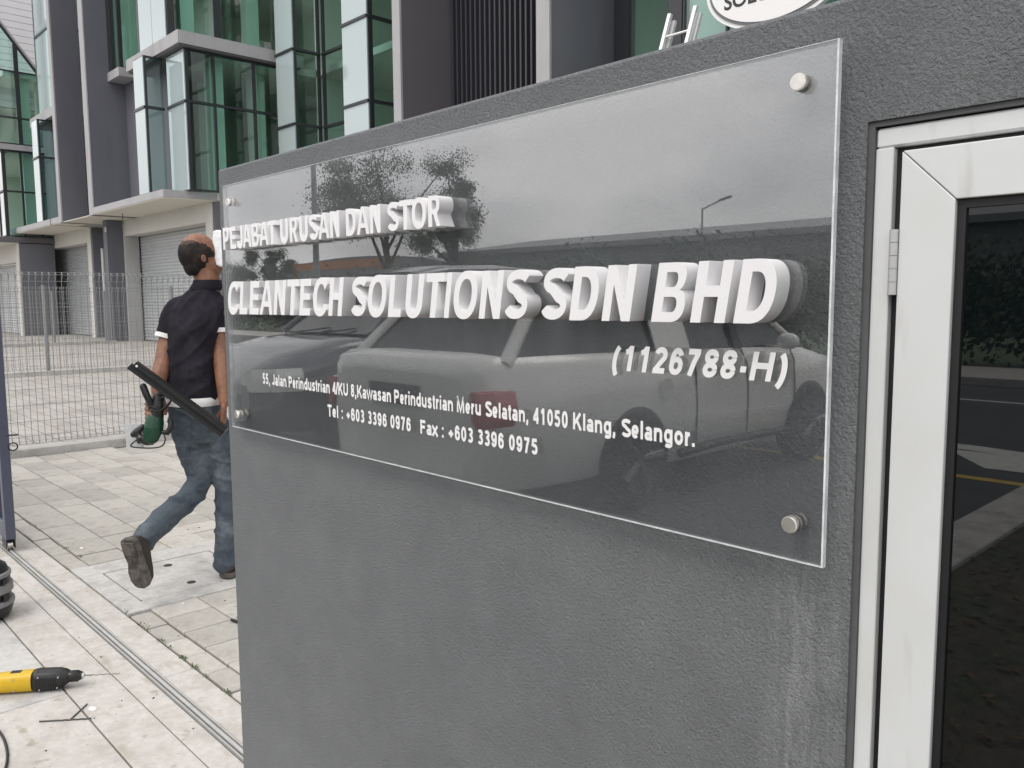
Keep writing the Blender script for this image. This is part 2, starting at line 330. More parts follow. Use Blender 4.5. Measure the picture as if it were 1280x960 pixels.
# ---------------------------------------------------------------- acrylic sign
PY = 0.880; PX0, PX1, PZ0, PZ1 = -1.931, -0.4185, 1.094, 1.674
sign = empty('company_sign', (-1.17, PY, 1.094), 'clear acrylic company sign with raised white letters on the grey wall', 'sign')
pn = MB(); t = 0.006
pn.add([(PX0,PY,PZ0),(PX1,PY,PZ0),(PX1,PY,PZ1),(PX0,PY,PZ1)], [(0,1,2,3)], 0)
pn.add([(PX0,PY+t,PZ0),(PX1,PY+t,PZ0),(PX1,PY+t,PZ1),(PX0,PY+t,PZ1)], [(3,2,1,0)], 0)
e_ = 0.0006
def edge_strip(a, b):
    pn.add([(a[0],PY-e_,a[1]),(b[0],PY-e_,b[1]),(b[0],PY+t+e_,b[1]),(a[0],PY+t+e_,a[1])], [(0,1,2,3)], 1)
edge_strip((PX0,PZ0),(PX1,PZ0)); edge_strip((PX1,PZ0),(PX1,PZ1)); edge_strip((PX1,PZ1),(PX0,PZ1)); edge_strip((PX0,PZ1),(PX0,PZ0))
# flat pale strips: edge glint painted along the right, lower and upper edges
q_ = 0.0022
pn.add([(PX1-q_,PY-e_,PZ0),(PX1,PY-e_,PZ0),(PX1,PY-e_,PZ1),(PX1-q_,PY-e_,PZ1)], [(0,1,2,3)], 1)
pn.add([(PX0,PY-e_,PZ0),(PX1-q_,PY-e_,PZ0),(PX1-q_,PY-e_,PZ0+0.0014),(PX0,PY-e_,PZ0+0.0014)], [(0,1,2,3)], 1)
pn.add([(PX0,PY-e_,PZ1-0.0007),(PX1-q_,PY-e_,PZ1-0.0007),(PX1-q_,PY-e_,PZ1),(PX0,PY-e_,PZ1)], [(0,1,2,3)], 1)
pn.build('panel', [ACRYL, ACRYL_EDGE], sign)
LT = 0.030
# lettering drawn as outlines (cap height = 1, heavy grotesque)
def arc(cx_, cy_, rx, ry, a0, a1, n=14, p=2.25):
    o = []
    for i in range(n+1):
        a = R(a0+(a1-a0)*i/n); c_, s_ = math.cos(a), math.sin(a)
        o.append((cx_+rx*math.copysign(abs(c_)**(2/p), c_), cy_+ry*math.copysign(abs(s_)**(2/p), s_)))
    return o
def thick(pts, t):
    """outline of a polyline of width t"""
    k = len(pts); Lp, Rp = [], []
    for i in range(k):
        a = Vector(pts[max(i-1, 0)]); b = Vector(pts[i]); c = Vector(pts[min(i+1, k-1)])
        d1 = (b-a).normalized() if i > 0 else (c-b).normalized(); d2 = (c-b).normalized() if i < k-1 else d1
        n1 = Vector((-d1.y, d1.x)); n2 = Vector((-d2.y, d2.x)); m_ = (n1+n2).normalized(); q = min(1.6, 1/max(.3, m_.dot(n1)))
        Lp.append(tuple(b+m_*t/2*q)); Rp.append(tuple(b-m_*t/2*q))
    return Lp+Rp[::-1]
def SS(w):      # S centre line
    h = .11
    return arc(w/2, .745, w/2-.10, .255-h+.01, 20, 180, 12, 2.1)+arc(w/2, .745, w/2-.10, .255-h+.01, 180, 250, 5, 2.1)[1:]+arc(w/2, .27, w/2-.10, .27-h+.01, 70, 0, 5, 2.1)+arc(w/2, .27, w/2-.10, .27-h+.01, 0, -165, 12, 2.1)[1:]
def cap_glyph(ch):
    T = .245; H_ = .195
    w = (CAPW[ch]-2*SB[ch])/.716
    if ch == 'I': return [[(0,0),(w,0),(w,1),(0,1)]], w
    if ch == 'L': return [[(0,0),(w,0),(w,H_),(T,H_),(T,1),(0,1)]], w
    if ch == 'E': return [[(0,0),(w,0),(w,H_),(T,H_),(T,.43),(w*.93,.43),(w*.93,.60),(T,.60),(T,1-H_),(w*.97,1-H_),(w*.97,1),(0,1)]], w
    if ch == 'T': return [[(w/2-T/2,0),(w/2+T/2,0),(w/2+T/2,1-H_),(w,1-H_),(w,1),(0,1),(0,1-H_),(w/2-T/2,1-H_)]], w
    if ch == 'H': return [[(0,0),(T,0),(T,.42),(w-T,.42),(w-T,0),(w,0),(w,1),(w-T,1),(w-T,.60),(T,.60),(T,1),(0,1)]], w
    if ch == 'N': return [[(0,0),(T*.93,0),(T*.93,.66),(w-T,0),(w,0),(w,1),(w-T*.93,1),(w-T*.93,.34),(T,1),(0,1)]], w
    if ch == 'A': return [[(0,0),(.225,0),(.31,.235),(w-.31,.235),(w-.225,0),(w,0),(w/2+.125,1),(w/2-.125,1)], [(.365,.395),(w/2,.79),(w-.365,.395)]], w
    if ch == 'O': return [arc(w/2,.5,w/2,.52,0,360,40)[:-1], arc(w/2,.5,w/2-.225,.52-.175,0,360,36)[:-1]], w
    if ch == 'D': return [[(0,0)]+arc(w-.46,.5,.46,.5,-90,90,24)+[(0,1)], [(T,H_)]+arc(w-.46,.5,.46-.225,.5-H_,-90,90,20)+[(T,1-H_)]], w
    if ch == 'U': return [[(0,1)]+arc(w/2,.36,w/2,.38,180,360,24)+[(w,1),(w-T,1)]+arc(w/2,.36,w/2-T,.38-.18,360,180,20)+[(T,1)]], w
    if ch == 'J': return [[(w,1),(w-T,1)]+arc(w/2-.01,.30,w/2-T+.01,.155,360,190,14)+[(.19,.34),(0,.32)]+arc(w/2,.30,w/2,.32,190,360,18)], w
    if ch == 'C': return [arc(w*.51,.5,w*.51,.52,38,322,32)+arc(w*.51,.5,w*.51-.225,.345,-30,-330,26)], w
    if ch == 'S': return [thick(SS(w), .19)], w
    b = .27
    if ch == 'P': return [[(0,0),(T,0),(T,.355)]+arc(w-.34,.6775,.34,.3225,-90,90,16)+[(0,1)], [(T,.52)]+arc(w-.34,.6775,.34-.21,.1575,-90,90,12)+[(T,.835)]], w
    if ch == 'R': return [[(0,0),(T,0),(T,.40),(.33,.40),(w-.265,0),(w,0),(w-.22,.36)]+arc(w-.36,.71,.30,.29,-62,90,14)+[(0,1)], [(T,.555)]+arc(w-.37,.70,.10,.145,-90,90,10)+[(T,.845)]], w
    if ch == 'B': return [[(0,0)]+arc(w-.32,.28,.32,.28,-90,68,14)+arc(w-.33,.755,.27,.245,-66,90,12)+[(0,1)], [(T,.165)]+arc(w-.33,.295,.12,.13,-90,90,10)+[(T,.425)], [(T,.59)]+arc(w-.36,.715,.10,.125,-90,90,10)+[(T,.84)]], w
def outline_mesh(loops, ext):
    c = bpy.data.curves.new('tmp', 'CURVE'); c.dimensions = '2D'; c.fill_mode = 'BOTH'; c.extrude = ext
    for lp_ in loops:
        sp = c.splines.new('POLY'); sp.points.add(len(lp_)-1)
        for p, q in zip(sp.points, lp_): p.co = (q[0], q[1], 0, 1)
        sp.use_cyclic_u = True
    o = bpy.data.objects.new('tmp', c); col.objects.link(o); dg = bpy.context.evaluated_depsgraph_get(); dg.update()
    me = bpy.data.meshes.new_from_object(o.evaluated_get(dg)); bpy.data.objects.remove(o); bpy.data.curves.remove(c); return me
# flat print: each glyph is a set of strokes
def strokes(ch):
    """returns (advance, [centre lines]) for cap height 1"""
    t = .215; h = t/2; A = {'a':.556,'d':.611,'e':.556,'g':.611,'h':.611,'i':.278,'l':.278,'m':.889,'n':.611,'o':.611,'p':.611,'r':.389,'s':.556,'t':.333,'u':.611,'w':.778,'x':.556,'k':.556,',':.278,'.':.278,':':.333,'+':.584,'/':.278,'-':.333,'(':.333,')':.333,' ':.278,'M':.833,'F':.611,'T':.611,'K':.722,'J':.556,'P':.667,'S':.667,'H':.722,'U':.722}
    adv = A.get(ch, .556)/.716; X = .73; w = adv-.15; l = .075+h; r = adv-.075-h; m = (l+r)/2
    ring = lambda cy_, ry: arc(m, cy_, (r-l)/2, ry, 0, 360, 18, 2.1)
    hr_ = (X)/2-h+.01
    D = {
     '0': [ring(.5, .5-h+.01)], '1': [[(m+.06, 0), (m+.06, 1)], [(l+.0, .74), (m-.06, .80), (m+.05, .95)]],
     '2': [arc(m, .70, (r-l)/2, .30-h+.01, 165, -25, 12)+[(m-.02, .36), (l+.03, .14)], [(l-.09, h), (r+.07, h)]],
     '3': [arc(m, .74, (r-l)/2-.02, .26-h+.01, 155, -80, 10), arc(m, .28, (r-l)/2, .28-h+.01, 80, -155, 12), [(m-.09, .53), (m+.05, .53)]],
     '4': [[(r-.05, 0), (r-.05, 1)], [(r-.06, .93), (l-.02, .31)], [(l-.10, .285), (r+.10, .285)]],
     '5': [[(r+.03, 1-h), (l+.10, 1-h)], [(l+.08, .98), (l+.015, .50)], arc(m-.01, .335, (r-l)/2+.0, .33-h+.01, 140, -155, 16)],
     '6': [arc(m, .335, (r-l)/2, .335-h+.01, 0, 360, 18), arc(m+.0, .5, (r-l)/2, .5-h+.01, 30, 200, 14)],
     '7': [[(l-.07, 1-h), (r+.06, 1-h)], [(r-.02, .88), (m+.03, .5), (m-.09, 0)]],
     '8': [ring(.275, .28-h+.01), arc(m, .735, (r-l)/2-.015, .27-h+.01, 0, 360, 16)],
     '9': [arc(m, .665, (r-l)/2, .335-h+.01, 0, 360, 18), arc(m, .5, (r-l)/2, .5-h+.01, 210, 380, 14)],
     'a': [arc(m, .50, (r-l)/2-.01, .23-h+.01, 160, 0, 8)+[(r, .05)], arc(m-.04, .225, (r-l)/2-.02, .235-h+.005, 0, 360, 12), [(r, .12), (r+.05, 0)]],
     'd': [ring(X/2, hr_), [(r, 0), (r, 1)]], 'g': [ring(X/2+.01, hr_), [(r, X), (r, 0)]+arc(m, -.05, (r-l)/2, .20-h, 0, -150, 10)],
     'e': [arc(m, X/2, (r-l)/2, hr_, 0, 320, 18), [(l, X/2-.01), (r+.05, X/2-.01)]], 'h': [[(l, 0), (l, 1)], [(l, .45)]+arc(m, .45, (r-l)/2, .29-h, 180, 0, 10)+[(r, 0)]],
     'i': [[(m, 0), (m, X)], [(m, .83), (m, 1)]], 'l': [[(m, 0), (m, 1)]],
     'm': [[(l, 0), (l, X)], [(l, .45)]+arc((l+m)/2, .47, (m-l)/2, .27-h, 180, 0, 8)+[(m, 0)], [(m, .45)]+arc((m+r)/2, .47, (r-m)/2, .27-h, 180, 0, 8)+[(r, 0)]],
     'n': [[(l, 0), (l, X)], [(l, .45)]+arc(m, .45, (r-l)/2, .29-h, 180, 0, 10)+[(r, 0)]], 'o': [ring(X/2, hr_)],
     'p': [ring(X/2, hr_), [(l, -.28), (l, X)]], 'r': [[(l, 0), (l, X)], [(l+.01, .42)]+arc(l+.25, .42, .24, .31-h, 180, 85, 6)],
     's': [[(l+(r-l)*q[0], q[1]*X) for q in [(.97, .74), (.85, .86), (.5, .89), (.15, .85), (.03, .72), (.12, .60), (.5, .52), (.88, .43), (.97, .28), (.85, .15), (.5, .115), (.15, .15), (.0, .29)]]],
     't': [[(m, .92), (m, .2), (m+.05, .09), (m+.17, .08)], [(m-.18, X-.07), (m+.18, X-.07)]], 'u': [[(l, X), (l, .28)]+arc(m, .28, (r-l)/2, .29-h, 180, 360, 10)+[(r, .4)], [(r, 0), (r, X)]],
     'w': [[(.06, X), (.06+(adv-.12)*.27, .04), (adv/2, X-.04), (adv-.06-(adv-.12)*.27, .04), (adv-.06, X)]], 'x': [[(.06, 0), (adv-.06, X)], [(.06, X), (adv-.06, 0)]],
     'k': [[(l, 0), (l, 1)], [(l+.04, .28), (r, X)], [(m-.04, .42), (r+.05, 0)]],
     ',': [[(m, .18), (m, 0), (m-.07, -.16)]], '.': [[(m, 0), (m, .19)]], ':': [[(m, 0), (m, .19)], [(m, .54), (m, .73)]],
     '+': [[(l-.06, .37), (r+.06, .37)], [(m, .12), (m, .62)]], '/': [[(.02, -.02), (adv-.02, 1.02)]], '-': [[(l-.07, .36), (r+.07, .36)]],
     '(': [arc(r+.12, .38, .30, .62, 115, 245, 10, 2)], ')': [arc(l-.12, .38, .30, .62, 65, -65, 10, 2)],
     'M': [[(l, 0), (l, 1), (l+.02, .98), (m, .10), (r-.02, .98), (r, 1), (r, 0)]], 'F': [[(l, 0), (l, 1)], [(l, 1-h), (r+.08, 1-h)], [(l, .50), (r+.03, .50)]],
     'T': [[(m, 0), (m, 1)], [(l-.12, 1-h), (r+.12, 1-h)]], 'K': [[(l, 0), (l, 1)], [(l+.05, .36), (r, .98)], [(m-.06, .58), (r+.05, .0)]],
     'J': [[(r, 1), (r, .3)]+arc(m, .3, (r-l)/2, .3-h, 0, -170, 10)], 'P': [[(l, 0), (l, 1)], [(l, 1-h)]+arc(r-.22, .68, .22, .32-h, 90, -90, 10)+[(l, .36+h)]],
     'S': [[(l-.07+q[0], q[1]) for q in SS(adv-.09)]], 'H': [[(l, 0), (l, 1)], [(r, 0), (r, 1)], [(l, .52), (r, .52)]],
     'U': [[(l, 1), (l, .35)]+arc(m, .35, (r-l)/2, .35-h, 180, 360, 10)+[(r, 1)]], ' ': []}
    return adv, D[ch], t
def raised_line(body, x0, x1, zb, cap, slant=0.0):
    tot = sum(CAPW.get(ch, .278) for ch in body) - SB[body[0]] - SB[body[-1]]
    k = (x1-x0)/tot; x = x0 - SB[body[0]]*k
    for ch in body:
        if ch == ' ': x += .278*k; continue
        wd = CAPW[ch]*k; sb = SB[ch]*k
        loops, gw = cap_glyph(ch); me = outline_mesh(loops, 0.1); ov = .02*cap
        lo_, hi_ = min(v.co.y for v in me.vertices), max(v.co.y for v in me.vertices)
        fit(me, x+sb, x+wd-sb, zb+lo_*cap, zb+hi_*cap, PY-LT, LT-0.0002)
        for v in me.vertices: v.co.x += slant*(v.co.z-zb)
        me.materials.append(FOAM); me.materials.append(FOAMSIDE)
        for p in me.polygons:
            p.material_index = 0 if abs(p.normal.y) > 0.9 else 1
        o = link('letter', me, sign)
        bv = o.modifiers.new('bev', 'BEVEL'); bv.width = 0.0007; bv.segments = 2; bv.limit_method = 'ANGLE'; bv.angle_limit = R(50)
        x += wd
raised_line('PEJABAT URUSAN DAN STOR', -1.874, -1.064, 1.5195, 0.050)
raised_line('CLEANTECH SOLUTIONS SDN BHD', -1.866, -0.475, 1.3705, 0.0735, 0.165)
def flat_line(body, x0, x1, zb, cap, shear=0):
    tot = sum(strokes(c)[0] for c in body)-.15; k = (x1-x0)/tot; x = -.075; b = MB(); lay = 0
    for ch in body:
        adv, st, t = strokes(ch)
        for q in st:
            if len(q) < 2: continue
            lay = (lay+1) % 4; n = len(q); ol = thick(q, t); L_, R_ = ol[:n], ol[n:][::-1]
            v = [(x0+(x+p[0]+shear*(p[1]-.3))*k, PY-0.0009-lay*0.00004, zb+p[1]*cap) for p in L_+R_]
            b.add(v, [(i, i+1, n+i+1, n+i) for i in range(n-1)])
        x += adv
    xa, xb = min(v[0] for v in b.v), max(v[0] for v in b.v); b.v = [(x0+(v[0]-xa)/(xb-xa)*(x1-x0), v[1], v[2]) for v in b.v]
    o = b.build('vinyl_lettering', VINYL, sign); return o
# parentheses and commas drop below the baseline, so box heights include them
flat_line('(1126788-H)', -0.7275, -0.4675, 1.3020, 0.0345, 0.20)
flat_line('55, Jalan Perindustrian 4/KU 8,Kawasan Perindustrian Meru Selatan, 41050 Klang, Selangor.', -1.7600, -0.5915, 1.2115, 0.0250)
_w = lambda t_: sum(strokes(c)[0] for c in t_)
_k = (1.4800-.8730)/(_w('Tel : +603 3396 0976   Fax : +603 3396 0975')-.15)
flat_line('Tel : +603 3396 0976', -1.4800, -1.4800+_k*(_w('Tel : +603 3396 0976')-.15), 1.1635, 0.0250)
flat_line('Fax : +603 3396 0975', -0.8730-_k*(_w('Fax : +603 3396 0975')-.15), -0.8730, 1.1635, 0.0250)
def standoff(x, z):
    s_ = MB(); s_.tube([(x, PY+0.0062, z), (x, WY, z)], 0.0088, 24); o = s_.build('standoff', STEEL, sign)
    s_ = MB(); s_.tube([(x, PY-0.0005, z), (x, PY-0.0065, z), (x, PY-0.0065, z), (x, PY-0.0078, z)], [0.0098, 0.0098, 0.0098, 0.0088], 28)
    s_.build('cap', STEEL_CAP, o)
for x, z in ((-0.4615, 1.636), (-0.4575, 1.138), (-1.893, 1.633), (-1.893, 1.128)): standoff(x, z)

# ---------------------------------------------------------------- meter cabinet
cab = empty('meter_cabinet', (0.0, WY, OZ0), 'white framed cabinet door with dark glass set into the grey wall', 'cabinet')
FY0 = WY + 0.006          # front of fixed frame
fr = MB(); fx = OX0+0.0073; ft = OZ1-0.0078
fr.bbox(fx, fx+0.0190, FY0, FY0+0.05, OZ0+0.02, ft-0.0212, 0.001)
fr.build('side_frame', WHITEPAINT, cab)
fr = MB(); fr.bbox(fx, OX1-0.01, FY0, FY0+0.05, ft-0.021, ft, 0.0022); fr.build('head_frame', WHITEPAINT, cab)
fr = MB(); fr.bbox(OX1-0.027, OX1-0.0105, FY0, FY0+0.05, OZ0+0.02, ft-0.0182, 0.001); fr.build('side_frame', WHITEPAINT, cab)
fr = MB(); fr.bbox(fx, OX1-0.01, FY0, FY0+0.05, OZ0+0.001, OZ0+0.0195, 0.0015); fr.build('sill_frame', WHITEPAINT, cab)
gk = MB(); gk.box(fx+0.0191, fx+0.034, FY0+0.010, FY0+0.05, OZ0+0.02, ft-0.0213); gk.box(fx+0.034, OX1-0.028, FY0+0.010, FY0+0.05, ft-0.034, ft-0.0213)
gk.build('gap_seal', RUBBER, cab)
dx0, dx1, dz0, dz1 = fx+0.0293, OX1-0.036, OZ0+0.028, ft-0.0270
lw = 0.0545
def mitre(name, pts):
    b = MB(); n = 4
    v = [(p[0], FY0-0.004, p[1]) for p in pts] + [(p[0], FY0+0.03, p[1]) for p in pts]
    b.add(v, [(0,1,2,3), (7,6,5,4), (0,4,5,1), (1,5,6,2), (2,6,7,3), (3,7,4,0)])
    o = b.build(name, WHITEPAINT, cab); m_ = o.modifiers.new('bev', 'BEVEL'); m_.width = 0.0012; m_.segments = 2; return o
g_ = 0.0004
mitre('door_stile', [(dx0, dz0), (dx0+lw, dz0+lw), (dx0+lw, dz1-lw-g_), (dx0, dz1-g_)])
mitre('door_stile', [(dx1-lw, dz0+lw), (dx1, dz0), (dx1, dz1-g_), (dx1-lw, dz1-lw-g_)])
mitre('door_rail', [(dx0+g_*2, dz1), (dx0+lw+g_*2, dz1-lw), (dx1-lw-g_, dz1-lw), (dx1-g_, dz1)])
mitre('door_rail', [(dx0+g_*2, dz0-0.0), (dx1-g_, dz0), (dx1-lw-g_, dz0+lw-g_), (dx0+lw+g_*2, dz0+lw-g_)])
gx0, gx1, gz0, gz1 = dx0+lw, dx1-lw, dz0+lw, dz1-lw
gs = MB()
for a in ((gx0+.0005, gx0+0.0085, gz0, gz1), (gx1-0.0085, gx1-.0005, gz0, gz1), (gx0+0.0085, gx1-0.0085, gz1-0.009, gz1-.0005), (gx0+0.0085, gx1-0.0085, gz0+.0005, gz0+0.009)):
    gs.box(a[0], a[1], FY0+0.002, FY0+0.024, a[2], a[3])
gs.build('gasket', RUBBER, cab)
box('glass', (gx0+0.008, gx1-0.008, FY0+0.006, FY0+0.012, gz0+0.008, gz1-0.008), DARKGLASS, cab)
hg = MB(); hx = fx+0.0245; hz = 1.402
for k in range(5):
    z0 = hz + k*0.0139; hg.tube([(hx, FY0-0.004, z0), (hx, FY0-0.004, z0+0.0134)], 0.0046, 14)
hg.box(hx-0.0028, hx+0.0028, FY0-0.002, FY0+0.012, hz, hz+0.069)
hg.build('hinge', mat('hinge_metal', (0.55, 0.55, 0.56), 0.4, metal=0.5, var=0.1), cab)

# ================================================================= STRUCTURE: ground
def sheet(name, x0, x1, y0, y1, z, m, parent=None, **k):
    b = MB(); b.add([(x0,y0,z),(x1,y0,z),(x1,y1,z),(x0,y1,z)], [(0,1,2,3)]); return b.build(name, m, parent, **k)
sheet('ground', -700, 700, -700, 700, -0.045, GRASS, kind='structure')
sheet('soil_verge', -1.44, 60, -4.9, 0.9, -0.012, SOIL, kind='structure')
sheet('road', -400, 400, -12.7, -5.0, -0.030, ASPHALT, kind='structure')
sheet('driveway', -9.0, -1.74, -5.0, -0.35, -0.020, ASPHALT, kind='structure')
FARP = mat('far_paving', (0.42, 0.40, 0.37), 0.85, color2=(0.32, 0.30, 0.275), cs=1.4, var=0.1, vs_=9, detail=10)
def brickgrid(m, sx, sy, mort=(0.16, 0.15, 0.13)):
    nt = m.node_tree; N = nt.nodes.new; L = nt.links.new; p = nt.nodes['Principled BSDF']; src = p.inputs['Base Color'].links[0].from_socket
    b = N('ShaderNodeTexBrick'); b.inputs['Scale'].default_value = 1; b.inputs['Brick Width'].default_value = sx; b.inputs['Row Height'].default_value = sy
    b.inputs['Mortar Size'].default_value = 0.006; b.inputs['Mortar'].default_value = (*mort, 1); L(N('ShaderNodeTexCoord').outputs['Object'], b.inputs['Vector'])
    L(src, b.inputs['Color1']); L(src, b.inputs['Color2']); L(b.outputs[0], p.inputs['Base Color'])
brickgrid(FARP, 0.42, 0.215)
sheet('yard_paving', -75, -8.62, 1.19, 14, 0.0, FARP, kind='structure')
sheet('courtyard_bed', -8.62, 6, 1.0, 16, -0.012, JOINT, kind='structure')
sheet('yard_front_paving', -75, -9.0, -5, 1.19, -0.004, CONC2, kind='structure')

# threshold strips, track and slabs: separate castings with open joints
thr = tag(link('threshold', MB().box(-9, 1.9, -0.36, 1.2, -0.10, -0.022).mesh('threshold', JOINT2)), kind='structure')
def cast(x0, x1, y0, y1, m=CONC, name='concrete_slab', z=0.0, b=0.003):
    o = box(name, (x0, x1, y0, y1, -0.02, z), m, thr, bev=b); return o
for a, b in ((-9, -6.4), (-6.394, -4.62), (-4.614, -3.05), (-3.046, -1.9)): cast(a, b, 1.083, 1.196)
for a, b in ((-9, -5.3), (-5.296, -3.52), (-3.516, -1.9)): cast(a, b, 0.953, 1.037)
for a, b in ((-9, -4.9), (-4.896, -1.2)): cast(a, b, 0.787, 0.949)
k = -9.0
for a, b in ((-9, -6.1), (-6.094, -4.63), (-4.624, -3.175), (-3.169, -1.0)):
    cast(a, b, 0.30, 0.781, CONC2 if a < -4 else CONC); cast(a, b, -0.35, 0.294, CONC2)
tr = MB()
tr.box(-8.9, -1.9, 1.041, 1.079, -0.02, -0.006)
tr.box(-8.9, -1.9, 1.041, 1.047, -0.006, 0.005); tr.box(-8.9, -1.9, 1.073, 1.079, -0.006, 0.005)
tr.tube([(-8.9, 1.060, 0.004), (-1.9, 1.060, 0.004)], 0.0075, 8)
tr.build('gate_track', mat('worn_steel_rail', (0.42, 0.42, 0.41), 0.55, metal=0.15, color2=(0.33, 0.28, 0.21), cs=5, cpos=(0.55, 0.75), var=0.15, vs_=20), thr)

# kerb beside the driveway and road edges
kb = MB(); kb.bbox(-1.74, -1.44, -5.0, -0.36, -0.04, 0.02, 0.008); tag(kb.build('driveway_kerb', CONC2), kind='structure')
kb = MB(); kb.bbox(-400, 400, -13.2, -12.7, -0.04, 0.10, 0.01); tag(kb.build('road_kerb', CONC), kind='structure')
sheet('far_pavement', -400, 400, -15.6, -13.2, 0.05, CONC, kind='structure')
yl = MB(); yl.add([(-400,-5.26,-.026),(400,-5.26,-.026),(400,-5.14,-.026),(-400,-5.14,-.026)], [(0,1,2,3)])
tag(yl.build('yellow_road_line', ROADY), kind='structure')
wl = MB(); wl.add([(-400,-10.62,-.026),(400,-10.62,-.026),(400,-10.50,-.026),(-400,-10.50,-.026)], [(0,1,2,3)])
tag(wl.build('white_road_line', ROADW), kind='structure')
ar = MB(); z = -0.026      # combined arrow: long shaft with side head
ar.add([(-6.5,-6.75,z),(-2.6,-6.75,z),(-1.9,-6.62,z),(-1.1,-6.72,z),(-1.1,-6.5,z),(-1.75,-6.35,z),(-2.35,-6.42,z),(-3.0,-6.52,z),(-6.5,-6.55,z)], [tuple(range(9))])
ar.add([(-2.75,-6.40,z+.001),(-2.2,-5.66,z+.001),(-1.4,-5.72,z+.001),(-1.5,-6.36,z+.001),(-2.1,-6.41,z+.001)], [tuple(range(5))])
tag(ar.build('road_arrow', ROADW), kind='structure')

# ---------------------------------------------------------------- courtyard pavers
court = tag(link('courtyard', MB().box(-8.6, 4, 1.2, 14, -0.10, -0.02).mesh('courtyard', JOINT)), kind='structure')
pm = {}
def paver_mesh(L_, W_):
    key = (round(L_, 3), round(W_, 3))
    if key not in pm: pm[key] = MB().bbox(-L_/2, L_/2, -W_/2, W_/2, -0.03, 0, 0.0025).mesh('paver', PAVER)
    return pm[key]
cells = []
def inhole(x0, x1, y0, y1): return x1 > -4.66 and x0 < -3.80 and y1 > 1.19 and y0 < 2.06
x = -8.45
while x < -2.3:
    cells.append((x, x+0.2, 1.204, 1.298)); x += 0.2033
rows = [1.302 + 0.2175*i for i in range(60)]
for j, y in enumerate(rows):
    if y > 9: break
    x = -8.60 + random.choice((0, .1, .2, .3))
    while x < -1.9:
        w_ = random.choice((0.425, 0.21, 0.425, 0.21, 0.32)) if x < -3.85 else random.choice((0.21, 0.21, 0.425))
        cells.append((max(x, -8.42), x+w_, y, y+0.2175)); x += w_
fixed = []
for (x0, x1, y0, y1) in cells:
    if x1-x0 < 0.05: continue
    if inhole(x0, x1, y0, y1):
        if x0 < -4.66 < x1 and x0 < -4.66-0.06 and y0 < 2.0: fixed.append((x0, -4.66, y0, y1))
        elif x0 < -3.80 < x1 and x1 > -3.80+0.06 and y0 < 2.0: fixed.append((-3.80, x1, y0, y1))
        elif y0 > 1.8 and y1 > 2.0: fixed.append((x0, x1, 2.06, max(y1, 2.2)))
        continue
    fixed.append((x0, x1, y0, y1))
def pdist(c): return math.hypot((c[0]+c[1])/2, (c[2]+c[3])/2)
def inview(c):
    r = (c[0]+c[1])/2 / ((c[2]+c[3])/2); return r < -2.05
vis = sorted([c for c in fixed if inview(c)], key=pdist); rest = [c for c in fixed if not inview(c)] + vis[290:]
for (x0, x1, y0, y1) in vis[:290]:
    o = bpy.data.objects.new('paver', paver_mesh(x1-x0-0.006, y1-y0-0.006)); col.objects.link(o); o.parent = court
    sunk = -0.006 if random.random() < 0.04 else 0
    o.location = ((x0+x1)/2+random.uniform(-.001, .001), (y0+y1)/2+random.uniform(-.001, .001), sunk+random.uniform(-.0025, 0.0015))
    o.rotation_euler = (random.uniform(-.006, .006), random.uniform(-.006, .006), random.uniform(-.006, .006))
pb = MB()
for (x0, x1, y0, y1) in rest: pb.bbox(x0+.003, x1-.003, y0+.003, y1-.003, -0.03, random.uniform(-.002, .001), 0.0025)
pb.build('paving_field', PAVER, court, kind='stuff')
# manhole
mh = empty('manhole_cover', (-4.2, 1.6, 0), 'flat concrete manhole cover with two lifting holes under the walking man', 'manhole')
fm = MB()
fm.bbox(-4.655, -4.475, 1.204, 2.05, -0.03, 0.004, 0.003); fm.bbox(-3.915, -3.80, 1.204, 2.05, -0.03, 0.004, 0.003)
fm.bbox(-4.475, -3.915, 1.204, 1.305, -0.03, 0.004, 0.003); fm.bbox(-4.475, -3.915, 1.872, 2.05, -0.03, 0.004, 0.003)
fm.build('surround', CONC2, mh)
lid = MB(); lid.bbox(-4.466, -3.924, 1.314, 1.863, -0.03, 0.002, 0.003); lid.build('lid', CONC2, mh)
for hx_, hy_ in ((-4.367, 1.600), (-4.017, 1.582)):
    b = MB(); b.tube([(hx_, hy_, -0.002), (hx_, hy_, 0.0035)], 0.022, 18); b.build('lifting_hole', RUBBER, mh)
# weeds in the joint
def weeds(name, pts, label, hmax=0.03, n=14):
    b = MB()
    for (x, y) in pts:
        for _ in range(n):
            a = random.uniform(0, 6.28); l = random.uniform(.35, 1)*hmax; bx, by = x+random.gauss(0, .012), y+random.gauss(0, .006)
            d = Vector((math.cos(a), math.sin(a), 0)); q = Vector((-d.y, d.x, 0))*0.0025; o_ = Vector((bx, by, 0)); t_ = o_+d*l*0.7+Vector((0, 0, l))
            md = o_+d*l*.4+Vector((0, 0, l*.6))
            b.add([o_-q*.4, md-q, t_, md+q], [(0, 1, 2, 3)])
    return tag(b.build(name, mat('weed_green', (0.075, 0.11, 0.035), 0.7, var=0.35, vs_=90)), label=label, cat='weeds', kind='stuff')
wp = []
for x0, x1, nn in ((-3.62, -3.50, 5), (-3.42, -3.28, 6), (-3.26, -3.12, 6), (-3.08, -2.93, 6), (-2.86, -2.70, 4), (-3.9, -2.7, 6)):
    for _ in range(nn//2): wp.append((random.uniform(x0, x1), 1.200+random.uniform(-.004, .006)))
weeds('joint_weeds', wp, 'small green weeds growing in the joint beside the gate threshold', 0.014, 9)
wp = [(-5.11, 1.30), (-5.09, 1.31), (-4.86, 1.31), (-4.88, 1.315), (-6.3, 1.30), (-5.75, 1.30)]
